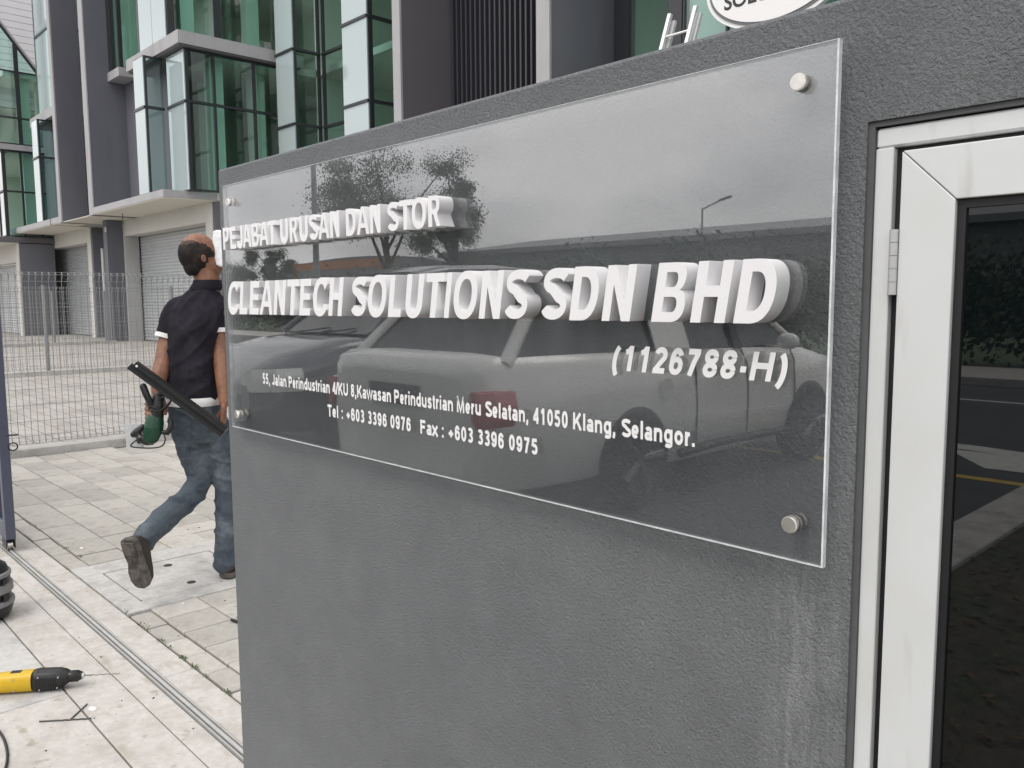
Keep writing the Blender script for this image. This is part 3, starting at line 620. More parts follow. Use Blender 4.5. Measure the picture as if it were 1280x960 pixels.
weeds('moss_tufts', wp, 'yellowish moss tufts between pavers near the manhole', 0.006, 14)
# litter crumbs on the threshold
cb = MB()
for _ in range(60):
    x, y = random.uniform(-5.5, -2.3), random.choice((random.uniform(.45, 1.2), random.uniform(1.2, 2.2))); s_ = random.uniform(.001, .003)
    a = random.uniform(0, 3)
    cb.box(-s_*1.6, s_*1.6, -s_, s_, 0, s_*.8, 0, Matrix.Translation((x, y, 0.0005)) @ Matrix.Rotation(a, 4, 'Z'))
tag(cb.build('grit', mat('grit_brown', (0.06, 0.045, 0.03), 0.9)), label='small dark crumbs of grit scattered over the concrete threshold', cat='grit', kind='stuff')

# ================================================================= BUILDINGS
def glaze(parent, axis, c, edges, zs, mat_=GLASSG, fw=0.06, depth=0.09, tz=0.07, inward=1, trans=TRANS, endframe=(True, True)):
    """axis 'y': facade in XZ at y=c facing -Y; axis 'x': facade in YZ at x=c facing +X. edges along, zs rows"""
    fr = MB()
    def B(m, a0, a1, z0, z1, d0, d1):
        if axis == 'y': m.box(a0, a1, c+d0, c+d1, z0, z1)
        else: m.box(c-d1, c-d0, a0, a1, z0, z1)
    for i, e in enumerate(edges):
        if i == 0 and not endframe[0]: continue
        if i == len(edges)-1 and not endframe[1]: continue
        a0, a1 = e-fw/2, e+fw/2
        if i == 0: a0, a1 = e, e+fw
        if i == len(edges)-1: a0, a1 = e-fw, e
        B(fr, a0, a1, zs[0], zs[-1], -0.004, depth)
    for j in range(len(zs)):
        zz = zs[j]; z0, z1 = zz-tz/2, zz+tz/2
        if j == 0: z0, z1 = zz, zz+tz*.7
        if j == len(zs)-1: z0, z1 = zz-tz*.7, zz
        B(fr, edges[0]+0.001, edges[-1]-0.001, z0+.0005, z1-.0005, -0.03 if 0 < j < len(zs)-1 else -0.007, depth-0.01)
    fr.build('window_frame', MULL, parent)
    for i in range(len(edges)-1):
        for j in range(len(zs)-1):
            p = MB(); B(p, edges[i]+0.012, edges[i+1]-0.012, zs[j]+0.012, zs[j+1]-0.012, 0.03, 0.034)
            # single sheet
            p = MB(); a0, a1, z0, z1 = edges[i]+.01, edges[i+1]-.01, zs[j]+.01, zs[j+1]-.01
            if axis == 'y': p.add([(a0,c+.03,z0),(a1,c+.03,z0),(a1,c+.03,z1),(a0,c+.03,z1)], [(0,1,2,3)])
            else: p.add([(c-.03,a0,z0),(c-.03,a1,z0),(c-.03,a1,z1),(c-.03,a0,z1)], [(0,1,2,3)])
            p.build('pane', mat_, parent)
def strip(parent, x0, x1, y, zs, halves=1):
    ed = [x0+(x1-x0)*i/halves for i in range(halves+1)]
    for i in range(halves):
        for j in range(len(zs)-1):
            box('pane', (ed[i]+.012, ed[i+1]-.012, y, y+.03, zs[j]+.03, zs[j+1]-.03), SKYPANE, parent)
    f = MB(); f.box(x0+.02, x1-.02, y+.012, y+.1, zs[0], zs[-1])
    for z_ in zs[1:-1]: f.box(x0-.01, x1+.005, y-.035, y+.011, z_-.035, z_+.035)
    f.build('window_frame', MULL, parent)
TOPZ = 15.0
def shutter(parent, x0, x1, y, z0, z1):
    b = MB(); n = int((z1-z0)/0.11); pts = []
    for i in range(n):
        a = z0+(z1-z0)*i/n; h = (z1-z0)/n
        pts += [(y, a+.002), (y-0.022, a+h*.25), (y-0.026, a+h*.55), (y-0.010, a+h*.86), (y, a+h*.97)]
    poly = pts + [(y+.02, z1), (y+.02, z0)]
    v = [(x0, p[0], p[1]) for p in poly] + [(x1, p[0], p[1]) for p in poly]; k = len(poly)
    b.add(v, [(i, i+1, k+i+1, k+i) for i in range(k-1)])
    b.build('roller_shutter', SHUT, parent, kind='stuff')
    g = MB(); g.box(x0-0.07, x0, y-0.05, y+0.02, z0, z1); g.box(x1, x1+.07, y-0.05, y+0.02, z0, z1); g.build('shutter_guide', MULL, parent)
def room(parent, x0, x1, y0, y1, floors, cols=()):
    f = MB()
    for z in floors: f.box(x0, x1, y0, y1, z-0.2, z)
    f.build('floor_slab', BWHITE, parent)
    b = MB(); b.box(x0, x0+.1, y0, y1, floors[0], floors[-1]); b.box(x0+.1, x1, y1-.1, y1, floors[0], floors[-1]); b.build('interior_wall', INT, parent)
    for (cx_, cy_) in cols:
        for a, b_ in zip(floors[:-1], floors[1:]):
            box('column', (cx_-.2, cx_+.2, cy_-.2, cy_+.2, a, b_-.2), INT, parent)

def unit(dx, label, full=True):
    """one unit of the terrace; dx shifts it along the row"""
    U = empty('factory_building', (-26.5+dx, 10.4, 0), label, 'building', 'terraced factory units across the yard')
    X = lambda x: x+dx
    # ground floor
    box('pier', (X(-31.05), X(-30.92), 10.4, 12, 0, 4.27), JAMB, U)
    w = MB(); w.box(X(-30.92), X(-24.05), 10.40, 10.95, 3.72, 4.27); w.box(X(-24.05), X(-23.6), 10.40, 12.2, 0, 4.27); w.build('wall', BWHITE, U)
    w = MB(); w.box(X(-30.92), X(-30.90), 10.405, 10.95, 0, 3.715); w.build('reveal', JAMB, U); w = MB(); w.box(X(-24.07), X(-24.052), 10.405, 10.95, 0, 3.715); w.build('reveal', JAMB, U)
    box('side_wall', (X(-23.598), X(-23.45), 10.43, 16, 0, 4.265), BDARK, U)
    shutter(U, X(-30.83), X(-24.14), 10.93, 0.02, 3.72)
    box('dark_interior', (X(-30.95), X(-24.0), 10.96, 11.05, 0, 4.2), MULL, U)
    c = MB(); c.box(X(-31.45), X(-31.06), 9.86, 10.4, 0, 4.268); c.build('column', BDARK, U)
    c = MB(); c.tube([(X(-31.52), 9.83, 0), (X(-31.52), 9.83, 3.3)], 0.055, 10); c.build('downpipe', JAMB, U)
    box('vent', (X(-31.22), X(-31.05), 9.84, 9.858, 3.85, 4.02), JAMB, U)
    # overhang slab
    s_ = MB(); s_.box(X(-29.5), X(-23.45), 8.98, 12.3, 4.30, 4.50); s_.build('overhang_slab', BLIGHT, U)
    s_ = MB(); s_.box(X(-29.48), X(-23.47), 9.0, 12.2, 4.272, 4.298); s_.box(X(-33.0), X(-29.5), 9.02, 12.2, 4.276, 4.30); s_.box(X(-34.3), X(-33.3), 9.0, 9.89, 4.272, 4.30); s_.build('soffit', SOFFIT, U)
    h = MB(); h.tube([(X(-28.6), 9.6, 4.28), (X(-28.6), 9.6, 3.98), (X(-28.55), 9.6, 3.93)], 0.012, 6); h.build('hanging_wire', MULL, U)
    # fin wall behind box
    if full:
        f = MB(); f.box(X(-29.9), X(-29.5), 9.02, 13.5, 4.27, TOPZ); f.build('fin_wall', BDARK, U)
        f = MB(); f.box(X(-29.91), X(-29.49), 8.98, 9.018, 4.27, TOPZ); f.build('fin_edge', BLIGHT, U)
    # middle glass box
    zm = [4.5, 6.93, 8.35]
    strip(U, X(-25.45), X(-24.68), 9.05, zm)
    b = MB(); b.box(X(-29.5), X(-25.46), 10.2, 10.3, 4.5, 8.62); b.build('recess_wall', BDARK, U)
    glaze(U, 'x', X(-24.66), [9.07, 9.60], zm, endframe=(True, False))
    strip(U, X(-24.45), X(-23.22), 9.62, zm)
    glaze(U, 'x', X(-23.2), [9.66, 10.46, 11.68, 12.9], zm, fw=0.075)
    room(U, X(-29.4), X(-23.4), 10.5, 16.0, [4.5, 8.5], [(X(-23.9), 10.75), (X(-24.4), 12.3), (X(-26.5), 11.5)])
    # upper slab
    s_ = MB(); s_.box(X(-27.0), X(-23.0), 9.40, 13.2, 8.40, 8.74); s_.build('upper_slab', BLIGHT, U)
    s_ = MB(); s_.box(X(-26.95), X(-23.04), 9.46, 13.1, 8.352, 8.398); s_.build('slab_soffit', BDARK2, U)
    # upper storey
    zu = [8.742, 11.8, 14.6]
    glaze(U, 'x', X(-24.3), [9.66, 11.15, 13.3], zu, fw=0.2, tz=.12)
    strip(U, X(-26.4), X(-24.36), 9.62, zu, 2)
    b = MB(); b.box(X(-26.55), X(-26.41), 9.62, 10.3, 8.742, 14.6); b.build('mullion', MULL, U)
    room(U, X(-29.4 if full else -26.6), X(-24.5), 10.4, 16.0, [8.7, 11.75, 14.7], [(X(-24.9), 10.4), (X(-25.2), 12.6)])
    if not full: return U
    s_ = MB(); s_.box(X(-29.49), X(-28.42), 9.66, 11.2, 8.63, 8.90); s_.build('ledge', BLIGHT, U)
    zw = [8.902, 11.4, 14.6]
    glaze(U, 'y', 9.72, [X(-29.49), X(-28.58)], zw, fw=0.28, endframe=(True, False))
    glaze(U, 'x', X(-28.55), [9.74, 10.85], zw, fw=0.12)
    b = MB(); b.box(X(-29.45), X(-29.35), 9.9, 12.5, 8.91, 14.6); b.box(X(-29.3), X(-27.2), 12.4, 12.5, 8.91, 14.6); b.build('inner_wall', INT, U)
    return U
UB = unit(0, 'green glass and dark grey factory unit nearest behind the man, ending in a glass corner')
UA = unit(-11.07, 'factory unit further left with a tall dark fin at its right end', False)
# end fin of the left unit
f = MB(); f.box(-33.32, -33.0, 9.01, 9.88, 4.272, TOPZ); f.build('end_fin', BDARK, UA)
f = MB(); f.box(-33.33, -33.0, 8.96, 9.008, 4.272, TOPZ); f.build('fin_edge', BLIGHT, UA)
f = MB(); f.box(-34.4, -33.33, 8.98, 12.2, 4.30, 4.50); f.build('overhang_slab', BLIGHT, UA)
f = MB(); f.box(-33.0, -29.9, 9.9, 10.1, 4.30, TOPZ); f.build('recess_wall', MULL, UA)

# far-left unit, stepped forward, with raking glass gable and white boards
UZ = empty('factory_building', (-42, 9.5, 0), 'leftmost factory unit with sloping glass gable against white horizontal boards', 'building', 'terraced factory units across the yard')
XZ = -39.5
b = MB(); b.box(XZ-.25, XZ, 9.04, 10.38, 0, 3.90); b.build('side_wall', BDARK, UZ)
b = MB(); b.box(XZ-.42, XZ+.01, 8.98, 9.038, 0, 3.9); b.box(XZ-6, XZ-.42, 8.98, 9.4, 3.1, 3.9); b.box(XZ-6.5, XZ-6, 8.98, 9.6, 0, 3.9); b.build('wall', BWHITE, UZ)
shutter(UZ, XZ-5.9, XZ-.5, 9.42, 0.02, 3.1)
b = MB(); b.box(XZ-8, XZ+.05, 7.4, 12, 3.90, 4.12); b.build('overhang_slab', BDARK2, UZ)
b = MB(); b.box(XZ-7.9, XZ, 7.45, 11.9, 3.87, 3.898); b.build('soffit', SOFFIT, UZ)
glaze(UZ, 'x', XZ, [8.66, 9.32, 9.97, 11.6], [4.15, 6.0, 7.66], fw=.09)
glaze(UZ, 'y', 8.62, [XZ-1.0, XZ], [4.15, 6.0, 7.66], GLASSP)
b = MB(); b.box(XZ-1.05, XZ+.12, 8.5, 12, 7.68, 7.90); b.build('upper_slab', BLIGHT, UZ)
glaze(UZ, 'x', XZ, [8.3, 9.38, 11.6], [7.92, 9.0, 10.9], fw=.16)
# gable glass under the raking edge
def rake(y): return 12.78-(y-8.9)*1.36
b = MB(); b.add([(XZ-.03, 8.3, 10.9), (XZ-.03, 10.25, 10.9), (XZ-.03, 8.3, rake(8.3))], [(0,1,2)]); b.build('gable_pane', GLASSG, UZ)
b = MB(); b.box(XZ-.08, XZ, 9.30, 9.46, 10.9, rake(9.46)-.02); b.build('mullion', MULL, UZ)
b = MB(); b.tube([(XZ+.02, 8.0, rake(8.0)), (XZ+.02, 10.9, rake(10.9))], 0.05, 8); b.build('raking_edge', BLIGHT, UZ)
b = MB(); b.tube([(XZ-.02, 8.0, rake(8.0)-.14), (XZ-.02, 10.9, rake(10.9)-.14)], 0.06, 8); b.build('raking_frame', MULL, UZ)
room(UZ, XZ-8, XZ-.1, 8.9, 14, [4.15, 7.8, 10.9], [(XZ-.6, 9.7), (XZ-.7, 10.4)])
z = 9.9; bm_ = MB().bbox(-.03, .03, -3.3, 3.3, 0, 0.272, 0.006).mesh('cladding_board', BOARDM)
while z < 16.5:
    o = bpy.data.objects.new('cladding_board', bm_); col.objects.link(o); o.parent = UZ; o.matrix_parent_inverse = base_matrix(UZ).inverted(); o.location = (-42.0, 11.6, z); z += 0.285
b = MB(); b.box(-42.2, -42.04, 8, 14.6, 9.9, 16.6); b.build('cladding_backing', MULL, UZ)

# right-hand units set back
UC = empty('factory_building', (-19.5, 12.1, 0), 'set back glass unit with stepped pale and green panes', 'building', 'terraced factory units across the yard')
zc = [4.5, 6.4, 8.45, 11.6, 14.6]
strip(UC, -22.62, -21.62, 12.07, zc)
glaze(UC, 'x', -21.6, [12.1, 12.93], zc, fw=0.07)
glaze(UC, 'y', 12.96, [-21.55, -19.1], zc, fw=0.05)
strip(UC, -19.07, -17.92, 12.07, zc)
glaze(UC, 'x', -17.9, [12.1, 13.4], zc, fw=0.07)
room(UC, -23.0, -18.1, 13.6, 18, [4.5, 8.4, 11.6, 14.7], [(-20.9, 13.9), (-18.5, 13.9)])
b = MB(); b.box(-23.2, -16.7, 12.5, 13.0, 0, 4.2); b.build('wall', BWHITE, UC)
b = MB(); b.box(-22.7, -17.85, 11.9, 13.3, 4.2, 4.45); b.build('overhang_slab', BLIGHT, UC)
b = MB(); b.box(-16.68, -16.4, 12.02, 13.6, 0, TOPZ); b.build('fin_wall', BDARK2, UC)
b = MB(); b.box(-16.69, -16.39, 11.96, 12.018, 0, TOPZ); b.build('fin_edge', BLIGHT, UC)
b = MB(); b.box(-17.85, -16.7, 13.4, 13.6, 0, TOPZ); b.build('recess_wall', BDARK2, UC)
UD = empty('factory_building', (-14, 13.4, 0), 'stair core screened by tall black vertical louvres between two grey fins', 'building', 'terraced factory units across the yard')
b = MB(); b.box(-16.38, -11.9, 13.95, 14.1, 0, TOPZ); b.build('back_wall', LOUV, UD)
lb = MB().box(-.028, .028, -.06, .06, 0, TOPZ).mesh('louver_blade', LOUVB)
for i in range(26):
    o = bpy.data.objects.new('louver_blade', lb); col.objects.link(o); o.parent = UD; o.matrix_parent_inverse = base_matrix(UD).inverted(); o.location = (-16.25+i*0.172, 13.5, 0)
b = MB(); b.box(-11.86, -11.52, 12.02, 14.0, 0, TOPZ); b.build('fin_wall', BDARK, UD)
b = MB(); b.box(-11.87, -11.51, 11.96, 12.018, 0, TOPZ); b.build('fin_edge', BLIGHT, UD)
UE = empty('factory_building', (-8, 13, 0), 'glass fronted unit behind the oval sign and the ladder', 'building', 'terraced factory units across the yard')
b = MB(); b.box(-11.5, -11.1, 13.9, 14.1, 0, TOPZ); b.build('frame_post', MULL, UE)
glaze(UE, 'y', 13.92, [-11.1, -9.9], [0.1, 7.6, 14.6], GLASSG, fw=.05)
b = MB(); b.box(-8.95, -8.68, 12.3, 13.9, 0, TOPZ); b.build('frame_post', MULL, UE)
b = MB(); b.box(-9.9, -8.96, 13.85, 14.05, 0, TOPZ); b.build('recess_wall', MULL, UE)
glaze(UE, 'y', 12.32, [-8.67, -7.8, -6.5, -5.1, -3.7, -2.4], [0.1, 7.6, 14.6], GLASSG, fw=.035)
b = MB(); b.box(-8.6, -2.4, 12.42, 12.45, 0, 14.6); b.build('sky_tone_sheet', mat('grey_sky_tone', (0.46, 0.44, 0.45), .8), UE)  # added sheet behind the glass; its grey stands in for reflected sky
room(UE, -12, -9.1, 14.3, 19, [0.1, 3.2, 6.3, 9.4, 14.7], [])
b = MB(); b.box(-2.4, 12, 12.2, 20, 0, TOPZ); b.build('side_block', BDARK, UE)

# oval sign
ov = empty('oval_sign', (-6.65, 11.8, 5.48), 'white oval sign with black lettering rising above the wall top', 'sign')
def ell(a, b_, y0, y1, name, m):
    pts = [(-6.65+a*math.cos(2*math.pi*i/72), 6.23+b_*math.sin(2*math.pi*i/72)) for i in range(72)]
    return MB().prism(pts, 'y', y0, y1).build(name, m, ov)
ell(1.20, 0.75, 11.80, 11.90, 'rim', SIGNW); ell(1.14, 0.69, 11.785, 11.80, 'grey_band', mat('sign_grey', (0.16, 0.16, 0.17), .5)); ell(1.095, 0.645, 11.77, 11.786, 'face', SIGNW)
me = text_mesh('SOLUTIONS', bold=0.02, ext=0.01, shear=0.0); fit(me, -7.50, -5.78, 5.90, 6.14, 11.765, 0.006)
me.materials.append(BLACKP); link('lettering', me, ov)
me = text_mesh('CLEANTECH', bold=0.02, ext=0.01); fit(me, -7.50, -5.78, 6.24, 6.52, 11.765, 0.006)
me.materials.append(BLACKP); link('lettering', me, ov)
b = MB(); b.box(-7.3, -7.2, 11.9, 12.3, 6.0, 6.1); b.box(-6.1, -6.0, 11.9, 12.3, 6.0, 6.1); b.build('bracket', BLIGHT, ov)

# ladder
lad = empty('ladder', (-5.95, 6.6, 0), 'top of an aluminium ladder leaning beyond the wall beside the oval sign', 'ladder')
def lp(u, side):     # u 0..1 along
    return Vector((-6.36+0.56*u + side*0.345, 6.9+1.1*u, 0.0+4.60*u))
for side in (0, 1):
    for dy, top in ((0.0, 1.0), (0.07, 0.985)):
        b = MB(); b.tube([lp(0, side)+Vector((0.03*(dy > 0)*1, dy, 0)), lp(top, side)+Vector((0.03*(dy > 0), dy, 0))], 0.030, 4, smooth=False); b.build('rail', ALU, lad)
for i in range(15):
    u = 0.03 + i*0.0653
    b = MB(); b.tube([lp(u, 0), lp(u, 1)], 0.014, 8); b.build('rung', ALU, lad)
    
# ================================================================= FENCES
def fence(x, y0, y1, h, zk, label, posts=(), wire=0.0027, step=0.0545, curls=True):
    F = empty('mesh_fence', (x, (y0+y1)/2, 0), label, 'fence', None)
    k = MB(); k.bbox(x-.09, x+.09, y0, y1, -0.05, zk, 0.008); k.build('kerb', CONC2, F)
    b = MB(); n = int((y1-y0)/step)
    def wireseg(p, q, r): 
        b.tube([p, q], r, 4, caps=False, smooth=False)
    for i in range(n+1):
        y = y0+i*step; z0 = zk+0.03
        if curls:
            pts = [(x, y, z0+.09), (x+.045, y, z0+.03), (x+.01, y, z0), (x, y, z0+.07), (x, y, h-.09), (x+.01, y, h), (x+.05, y, h-.025), (x+.004, y, h-.085)]
            b.tube(pts, wire, 4, caps=False, smooth=False)
        else: wireseg((x, y, z0), (x, y, h), wire)
    zz = [zk+.03, zk+.10]; z = zk+.235
    while z < h-.2: zz.append(z); z += .15
    zz += [h-.085, h-.003]
    for z in zz: wireseg((x+.004, y0, z), (x+.004, y1, z), wire)
    for z in (h-.025, zk+.06): wireseg((x+.05, y0, z), (x+.05, y1, z), wire)
    b.build('wire_mesh', GALV, F, kind='stuff')
    for yp in posts:
        p = MB(); p.tube([(x-.03, yp, 0), (x-.03, yp, h+.03)], 0.035, 10); p.build('post', GALV, F)
    return F
fence(-8.52, 1.30, 11.8, 1.68, 0.075, 'nearest galvanised wire mesh fence on a low concrete kerb behind the man', posts=(5.2, 7.7, 10.2))
fence(-17.7, 2.0, 12.4, 1.70, 0.09, 'second wire mesh fence across the yard with one thick post', posts=(4.42, 6.85, 9.3), wire=0.003, step=.06)
fence(-29.9, 4.2, 9.6, 1.75, 0.10, 'farthest wire mesh fence in front of the shuttered garages', posts=(7.7, 9.3), wire=0.004, step=.07, curls=False)

# ================================================================= SLIDING GATE (end stile on the track)
G = empty('sliding_gate', (-5.6, 1.06, 0), 'blue grey steel sliding gate end rolling on the floor track', 'gate')
gz0, gz1 = 0.075, 2.05
b = MB(); b.bbox(-5.275, -5.225, 1.035, 1.085, gz0, gz1, 0.003); b.build('end_stile', GATEM, G)
b = MB(); b.bbox(-8.2, -5.276, 1.035, 1.085, gz0, gz0+.10, 0.003); b.build('bottom_rail', GATEM, G)
b = MB(); b.bbox(-8.2, -5.276, 1.035, 1.085, gz1-.06, gz1, 0.003); b.build('top_rail', GATEM, G)
for i in range(22):
    xx = -5.40-i*0.125
    box('bar', (xx-.015, xx+.015, 1.045, 1.075, gz0+.101, gz1-.061), GATEM, G)
b = MB(); b.tube([(-5.285, 1.047, .033), (-5.285, 1.073, .033)], 0.032, 20); b.tube([(-5.285, 1.043, .033), (-5.285, 1.077, .033)], 0.008, 10)
b.build('wheel', STEEL, G)
b = MB(); b.box(-5.33, -5.24, 1.036, 1.041, .02, .076); b.box(-5.33, -5.24, 1.079, 1.084, .02, .076); b.build('wheel_bracket', MULL, G)
b = MB(); ring = [(-5.222+.0, 1.10+.022*math.cos(a*math.pi/8), .60+.022*math.sin(a*math.pi/8)) for a in range(17)]
b.tube(ring, 0.004, 6, caps=False); b.tube([(-5.23, 1.06, .665), (-5.22, 1.13, .665)], 0.005, 6); b.build('latch_ring', MULL, G)

# ================================================================= PERSON
def P(px, py, d):
    c = Vector((px-640.0, -(py-480.0), -FY)); return CAM + (M3 @ c)*(d/FY)
HF = Vector((-0.722, 0.684, 0)).normalized(); HR = Vector((0.688, 0.726, 0)).normalized()
HD = (HF+HR*0.30).normalized(); HS = Vector((HD.y, -HD.x, 0))      # heading and his right
if HS.dot(HR) < 0: HS = -HS
UP = Vector((0, 0, 1))
def ering(c, a, b, side=None, fwd=None, n=20, p=2.3):
    side = side or HS; fwd = fwd or HD; r = []
    for i in range(n):
        t_ = 2*math.pi*i/n; ct, st = math.cos(t_), math.sin(t_)
        r.append(c + side*a*math.copysign(abs(ct)**(2/p), ct) + fwd*b*math.copysign(abs(st)**(2/p), st))
    return r
def chain(pts, n=4):
    """Catmull-Rom resample of (Vector, radius) pairs"""
    q = [pts[0]]+list(pts)+[pts[-1]]; P_, R_ = [], []
    for i in range(1, len(q)-2):
        for k in range(n):
            t_ = k/n; a, b, c, d = [x[0] for x in q[i-1:i+3]]
            P_.append(0.5*((2*b)+(c-a)*t_+(2*a-5*b+4*c-d)*t_*t_+(-a+3*b-3*c+d)*t_**3)); R_.append(q[i][1]*(1-t_)+q[i+1][1]*t_)
    P_.append(q[-2][0]); R_.append(q[-2][1]); return P_, R_
def ball(m, c, r, sc_=(1, 1, 1), rot=None, n=16):
    v = []; f = []
    for j in range(1, n//2):
        ph = math.pi*j/(n//2)
        for i in range(n):
            th = 2*math.pi*i/n; q = Vector((math.sin(ph)*math.cos(th)*sc_[0], math.sin(ph)*math.sin(th)*sc_[1], math.cos(ph)*sc_[2]))*r
            v.append((rot @ q if rot else q)+c)
    k = n//2-1
    for j in range(k-1):
        for i in range(n): f.append((j*n+i, j*n+(i+1) % n, (j+1)*n+(i+1) % n, (j+1)*n+i))
    t_ = Vector((0, 0, r*sc_[2])); v.append((rot @ t_ if rot else t_)+c); v.append((rot @ -t_ if rot else -t_)+c)
    for i in range(n): f.append((len(v)-2, (i+1) % n, i)); f.append((len(v)-1, (k-1)*n+i, (k-1)*n+(i+1) % n))
    m.add(v, f, 0, True)
def limb(m, pts, n=14):
    p, r = chain(pts); m.tube(p, r, n); ball(m, p[0], r[0]*.99); ball(m, p[-1], r[-1]*.99)
from mathutils import noise as mnoise
def folds(o, amp, sx, sz, shear=0.0, seed=0.0):
    """push cloth along its normals in ridged, mostly crosswise folds"""
    me = o.data; nn = [v.normal.copy() for v in me.vertices]
    for v, n_ in zip(me.vertices, nn):
        q = v.co; a = q.x*.7+q.y*.7
        t_ = Vector((q.x*sx+seed, q.y*sx, (q.z+a*shear)*sz)); r_ = 1-abs(mnoise.noise(t_))*2.2; r2 = mnoise.noise(t_*2.3+Vector((3, 1, 7)))
        v.co = q+n_*(amp*(max(0, r_)**2-.25)+amp*.35*r2)
    me.update()
def fuse(m, name, mt, parent, vox=0.008, smooth=6, disp=None, **k):
    me = m.mesh(name, mt); o = link(name, me)
    rm = o.modifiers.new('r', 'REMESH'); rm.mode = 'VOXEL'; rm.voxel_size = vox; rm.use_smooth_shade = True
    if smooth: s_ = o.modifiers.new('s', 'SMOOTH'); s_.factor = 0.5; s_.iterations = smooth
    if disp:
        tx = bpy.data.textures.new(name, 'CLOUDS'); tx.noise_scale = disp[1]; tx.noise_depth = 3
        d = o.modifiers.new('d', 'DISPLACE'); d.texture = tx; d.strength = disp[0]; d.mid_level = 0.5
    dg = bpy.context.evaluated_depsgraph_get(); dg.update()
    me2 = bpy.data.meshes.new_from_object(o.evaluated_get(dg)); bpy.data.objects.remove(o); me2.name = name
    for p in me2.polygons: p.use_smooth = True
    me2.materials.clear(); me2.materials.append(mt)
    o = link(name, me2, parent); return tag(o, **k) if k else o

SKIN = mat('tanned_skin', (0.25, 0.115, 0.065), 0.5, color2=(0.17, 0.075, 0.042), cs=18, var=0.08, vs_=60, bump=0.0008, bs=160)
SKIN.node_tree.nodes['Principled BSDF'].inputs['Subsurface Weight'].default_value = 0.08
SKIN.node_tree.nodes['Principled BSDF'].inputs['Subsurface Radius'].default_value = (.01, .004, .002)
SHIRT = mat('black_knit', (0.016, 0.014, 0.020), 0.9, spec=0.2, color2=(0.026, 0.023, 0.032), cs=7, var=0.15, vs_=60, bump=0.004, bs=9)
HAIR = mat('short_black_hair', (0.012, 0.010, 0.010), 0.75, spec=0.3, color2=(0.035, 0.025, 0.02), cs=20, var=0.4, vs_=120, bump=0.003, bs=220)
JEANS = mat('denim_fade_fold_light', (0.080, 0.098, 0.117), 0.9, spec=0.15, color2=(0.20, 0.235, 0.26), cs=5.5, cpos=(0.50, 0.78), var=0.18, vs_=45, bump=0.012, bs=7, bump2=0.006, bs2=22, streak=((0.035, 0.045, 0.060), (7, 7, 16), 0.55, 0.75))  # denim fade, plus fold highlights and dark creases painted into the colour
TEE = mat('white_cotton', (0.75, 0.75, 0.74), 0.85, bump=0.002, bs=40)
SHOE = mat('dark_brown_leather', (0.030, 0.024, 0.020), 0.5, var=0.2, vs_=40, bump=0.001, bs=60)
SOLE = mat('worn_sole', (0.115, 0.105, 0.09), 0.8, color2=(0.05, 0.045, 0.04), cs=22, var=0.3, vs_=60, bump=0.001, bs=120)

D0 = 4.17
man = empty('person', tuple(P(270, 722, 4.19).xy)+(0,), 'man in black polo shirt and jeans walking away behind the wall end', 'person')
# skin: head, neck, arms, hands as one body
m = MB()
hc = P(250.0, 321.5, D0-.02); hrot = Matrix.Rotation(R(0), 3, 'Z')
ux = (HS*0.80+HD*0.60).normalized(); uf = (-HS*0.60*-1+HD*0.8).normalized()
FD = (HD*0.72+HS*0.62).normalized(); FS = Vector((FD.y, -FD.x, 0)); tilt = (UP*0.95-FD*0.22).normalized(); FDt = (FD+UP*0.22).normalized()
hm = Matrix((FS, FDt, tilt)).transposed()
ball(m, hc+tilt*0.022, 0.1, (0.76, 0.92, 0.98), hm, 24)
ball(m, hc-tilt*0.045+FDt*0.028, 0.1, (0.62, 0.72, 0.72), hm, 20)       # jaw
ball(m, hc+FDt*0.106-tilt*0.012, 0.016, (0.8, 1, 1.5), hm)               # nose
for s_ in (-1, 1):
    ball(m, hc+FS*s_*0.077-tilt*0.010-FDt*0.002, 0.021, (0.28, 0.6, 1.0), hm)  # ears
    ball(m, hc+FS*s_*0.032+FDt*0.083+tilt*0.008, 0.015, (1.2, .5, .7), hm)
ball(m, hc+FDt*0.088-tilt*0.052, 0.018, (1.5, .6, .55), hm)             # lips
limb(m, [(P(256, 338, D0-.0), 0.062), (P(259, 352, D0), 0.060), (P(258, 368, D0), 0.068)])
ball(m, P(250, 392, D0), 0.12, (1.1, .6, .8))
